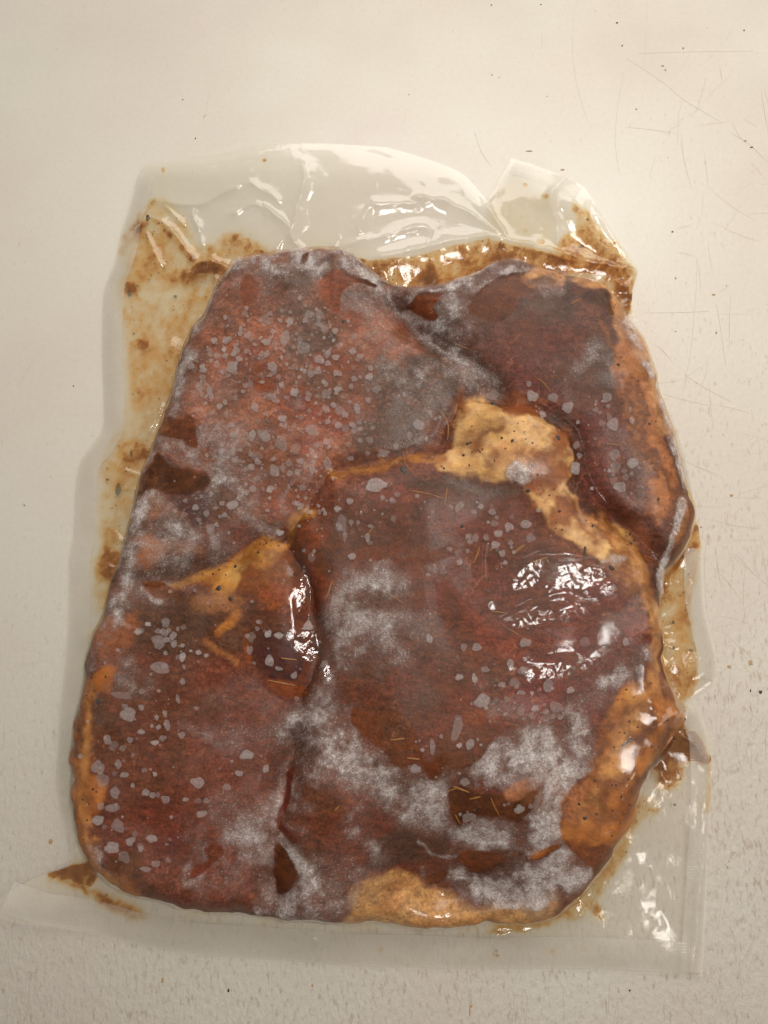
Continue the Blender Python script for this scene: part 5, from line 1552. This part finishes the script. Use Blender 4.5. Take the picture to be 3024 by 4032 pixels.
# ------------------------------------------------------------------ herbs and pepper stuck to the meat
def needle_mesh(pts, wd, mat, z_of, lift):
    q = W(smooth_poly(pts, False, 3))
    V, Q = [], []
    n = len(q)
    c = q[n // 2]
    for i, (x, y) in enumerate(q):
        a, b = q[max(i - 1, 0)], q[min(i + 1, n - 1)]
        dx, dy = b[0] - a[0], b[1] - a[1]
        L = math.hypot(dx, dy) + 1e-12
        w = wd * (0.35 + 0.65 * math.sin(math.pi * (i + .6) / (n + .2)))
        nx, ny = -dy / L * w / 2, dx / L * w / 2
        z = zat(x, y, z_of)
        V += [(x + nx - c[0], y + ny - c[1], z - 0.0002), (x - c[0], y - c[1], z + lift), (x - nx - c[0], y - ny - c[1], z - 0.0002)]
        if i:
            k = 3 * i
            Q += [(k - 3, k - 2, k + 1, k), (k - 2, k - 1, k + 2, k + 1)]
    return mesh_arrays("rosemary_needle", V, Q, mat), c


NEEDLES = [cE([(850, 550), (930, 562), (1015, 580)]), cE([(1100, 525), (1090, 580), (1080, 642)]), cE([(810, 310), (825, 370), (870, 432)]), cE([(1055, 30), (1105, 110), (1100, 212)]), cE([(345, 1135), (325, 1200), (300, 1262)]),
           cE([(670, 1195), (740, 1240), (805, 1282)]), cE([(1312, 915), (1295, 970), (1270, 1025)]), cE([(1595, 905), (1560, 930), (1525, 955)]), cE([(620, 780), (570, 842)]), cE([(1010, 580), (1060, 600)]),
           cP([(1110, 58), (1050, 102)]), cP([(1225, 118), (1150, 142)]), cP([(1030, 480), (1078, 512)]), cP([(945, 392), (1010, 400)]), cP([(440, 1040), (500, 1030)]), cP([(880, 70), (850, 150)]),
           cJ([(150, 992), (245, 1032)]), cJ([(388, 1065), (410, 1120), (442, 1182)]), cJ([(108, 1025), (175, 998)]), cJ([(155, 1175), (188, 1242)]), cJ([(250, 1075), (320, 1060)]),
           cC([(578, 488), (648, 448)]), cC([(340, 962), (400, 1000), (448, 1062)]), cB([(980, 738), (1072, 772)]), cB([(1035, 905), (1095, 975)]), cB([(885, 1190), (925, 1230), (940, 1285)]), cB([(810, 550), (840, 535)]),
           cH([(1505, 318), (1605, 330)]), cH([(1415, 462), (1500, 480), (1595, 498)]), cL([(690, 322), (722, 292)]), cL([(1468, 165), (1570, 200)]), cI([(890, 688), (985, 680)]), cI([(1000, 805), (1082, 815)]),
           cF([(1130, 460), (1190, 470)]), cF([(430, 405), (470, 420)]), cC([(1140, 1150), (1150, 1220)]), cF([(330, 655), (380, 662)]), cB([(1030, 1090), (1060, 1100)])]
for i, p in enumerate(NEEDLES):
    me, c = needle_mesh(p, 0.0009, M_NEEDLE, Hm, 0.0005)
    o = link(bpy.data.objects.new("rosemary_needle", me), steak_at(*c))
    o.location = (c[0], c[1], 0)
for p in (cP([(1412, 70), (1405, 140)]), cG([(455, 1730), (530, 1670)]), cG([(810, 1650), (885, 1700)]), cG([(190, 280), (196, 350)]), cJ([(880, 390), (885, 450)]), cI([(1435, 790), (1440, 830)])):
    me, c = needle_mesh(p, 0.0013, M_NEEDLE2, Hm, 0.00055)
    o = link(bpy.data.objects.new("rosemary_needle", me), steak_at(*c))
    o.location = (c[0], c[1], 0)
flake_me = [blob_mesh("pepper_flake", 1, 1, .5, M_FLAKE, 8, seed=40 + k) for k in range(5)]
FLK = []
for cr, s, lst in ((cE, 1.659, [(805, 405, 24), (830, 432, 16), (1075, 405, 10), (1235, 240, 9), (1200, 320, 10), (1195, 780, 14), (1520, 225, 10), (1405, 355, 6), (1030, 910, 6), (80, 525, 6), (1240, 385, 6), (1620, 550, 10), (720, 370, 6)]),
                   (cD, 1.659, [(1245, 95, 14), (1110, 440, 10), (1405, 520, 6), (1040, 1045, 12), (930, 1065, 9), (890, 1095, 9), (1010, 1255, 16), (930, 1190, 18), (1275, 870, 8), (1190, 955, 10), (380, 755, 16), (975, 1100, 6), (1240, 890, 6)]),
                   (cF, 1.037, [(930, 440, 10), (825, 550, 8), (810, 655, 7), (935, 740, 6), (1150, 970, 12), (1230, 830, 5), (1250, 855, 6), (670, 300, 14), (300, 575, 12), (1340, 690, 7), (1180, 140, 7), (560, 465, 7), (545, 510, 5), (700, 440, 5), (1070, 800, 7), (850, 590, 6)]),
                   (cG, 1.843, [(385, 432, 20), (535, 252, 9), (505, 265, 6), (905, 1530, 9), (810, 1715, 10), (800, 1545, 9), (240, 1760, 7)]),
                   (cH, 1.659, [(265, 445, 9), (360, 438, 8), (315, 600, 18), (1155, 960, 14), (232, 560, 5), (207, 850, 6)]),
                   (cJ, 1.659, [(1000, 1195, 12), (965, 1105, 10), (1190, 730, 6), (1310, 770, 8), (1260, 900, 7), (1065, 950, 6), (1290, 1110, 8)]),
                   (cC, 1.659, [(905, 840, 8), (885, 885, 11), (1020, 990, 6), (1090, 1275, 8), (545, 380, 18), (865, 505, 5), (800, 1160, 8)]), (cA, 1.659, [(1580, 600, 12), (1005, 850, 10), (1075, 1255, 12), (940, 970, 14)])):
    for x, y, r in lst:
        (u, v), = cr([(x, y)])
        FLK.append((u, v, r / s))
for i, (u, v, r) in enumerate(FLK):
    (x, y), = W([(u, v)])
    o = link(bpy.data.objects.new("pepper_flake", flake_me[i % 5]), steak_at(x, y))
    o.location = (x, y, zat(x, y, Hm) + 0.0001)
    o.rotation_euler = (0, 0, rnd.uniform(0, 6))
    o.scale = (r * PX * 1.0, r * PX * rnd.uniform(.6, 1), 0.0005)
# herb bits floating in the smear of the left margin: parts of the bag's contents, under the front film
for (u, v, ru, rv, mt) in ((463, 1925, 12, 30, M_LEAF), (514, 1783, 6, 18, M_LEAF), (580, 855, 10, 14, M_FLAKE), (508, 1147, 10, 14, M_FLAKE), (688, 1163, 8, 6, M_FLAKE), (640, 1040, 5, 5, M_FLAKE), (420, 1886, 9, 5, M_FLAKE),
                           (525, 1310, 4, 5, M_FLAKE), (2290, 965, 12, 8, M_FLAKE), (2315, 860, 7, 7, M_FLAKE), (2725, 2560, 9, 6, M_FLAKE), (2654, 2450, 7, 7, M_FLAKE), (2655, 2551, 7, 6, M_FLAKE), (2720, 2260, 7, 7, M_FLAKE), (1957, 3748, 6, 6, M_FLAKE), (2660, 3170, 6, 6, M_FLAKE)):
    (x, y), = W([(u, v)])
    me = blob_mesh("herb_flake", ru * PX, rv * PX, 0.0003, mt, 9, seed=int(u))
    bag_child("herb_flake", me, (x, y, zat(x, y, F) - 0.0005))
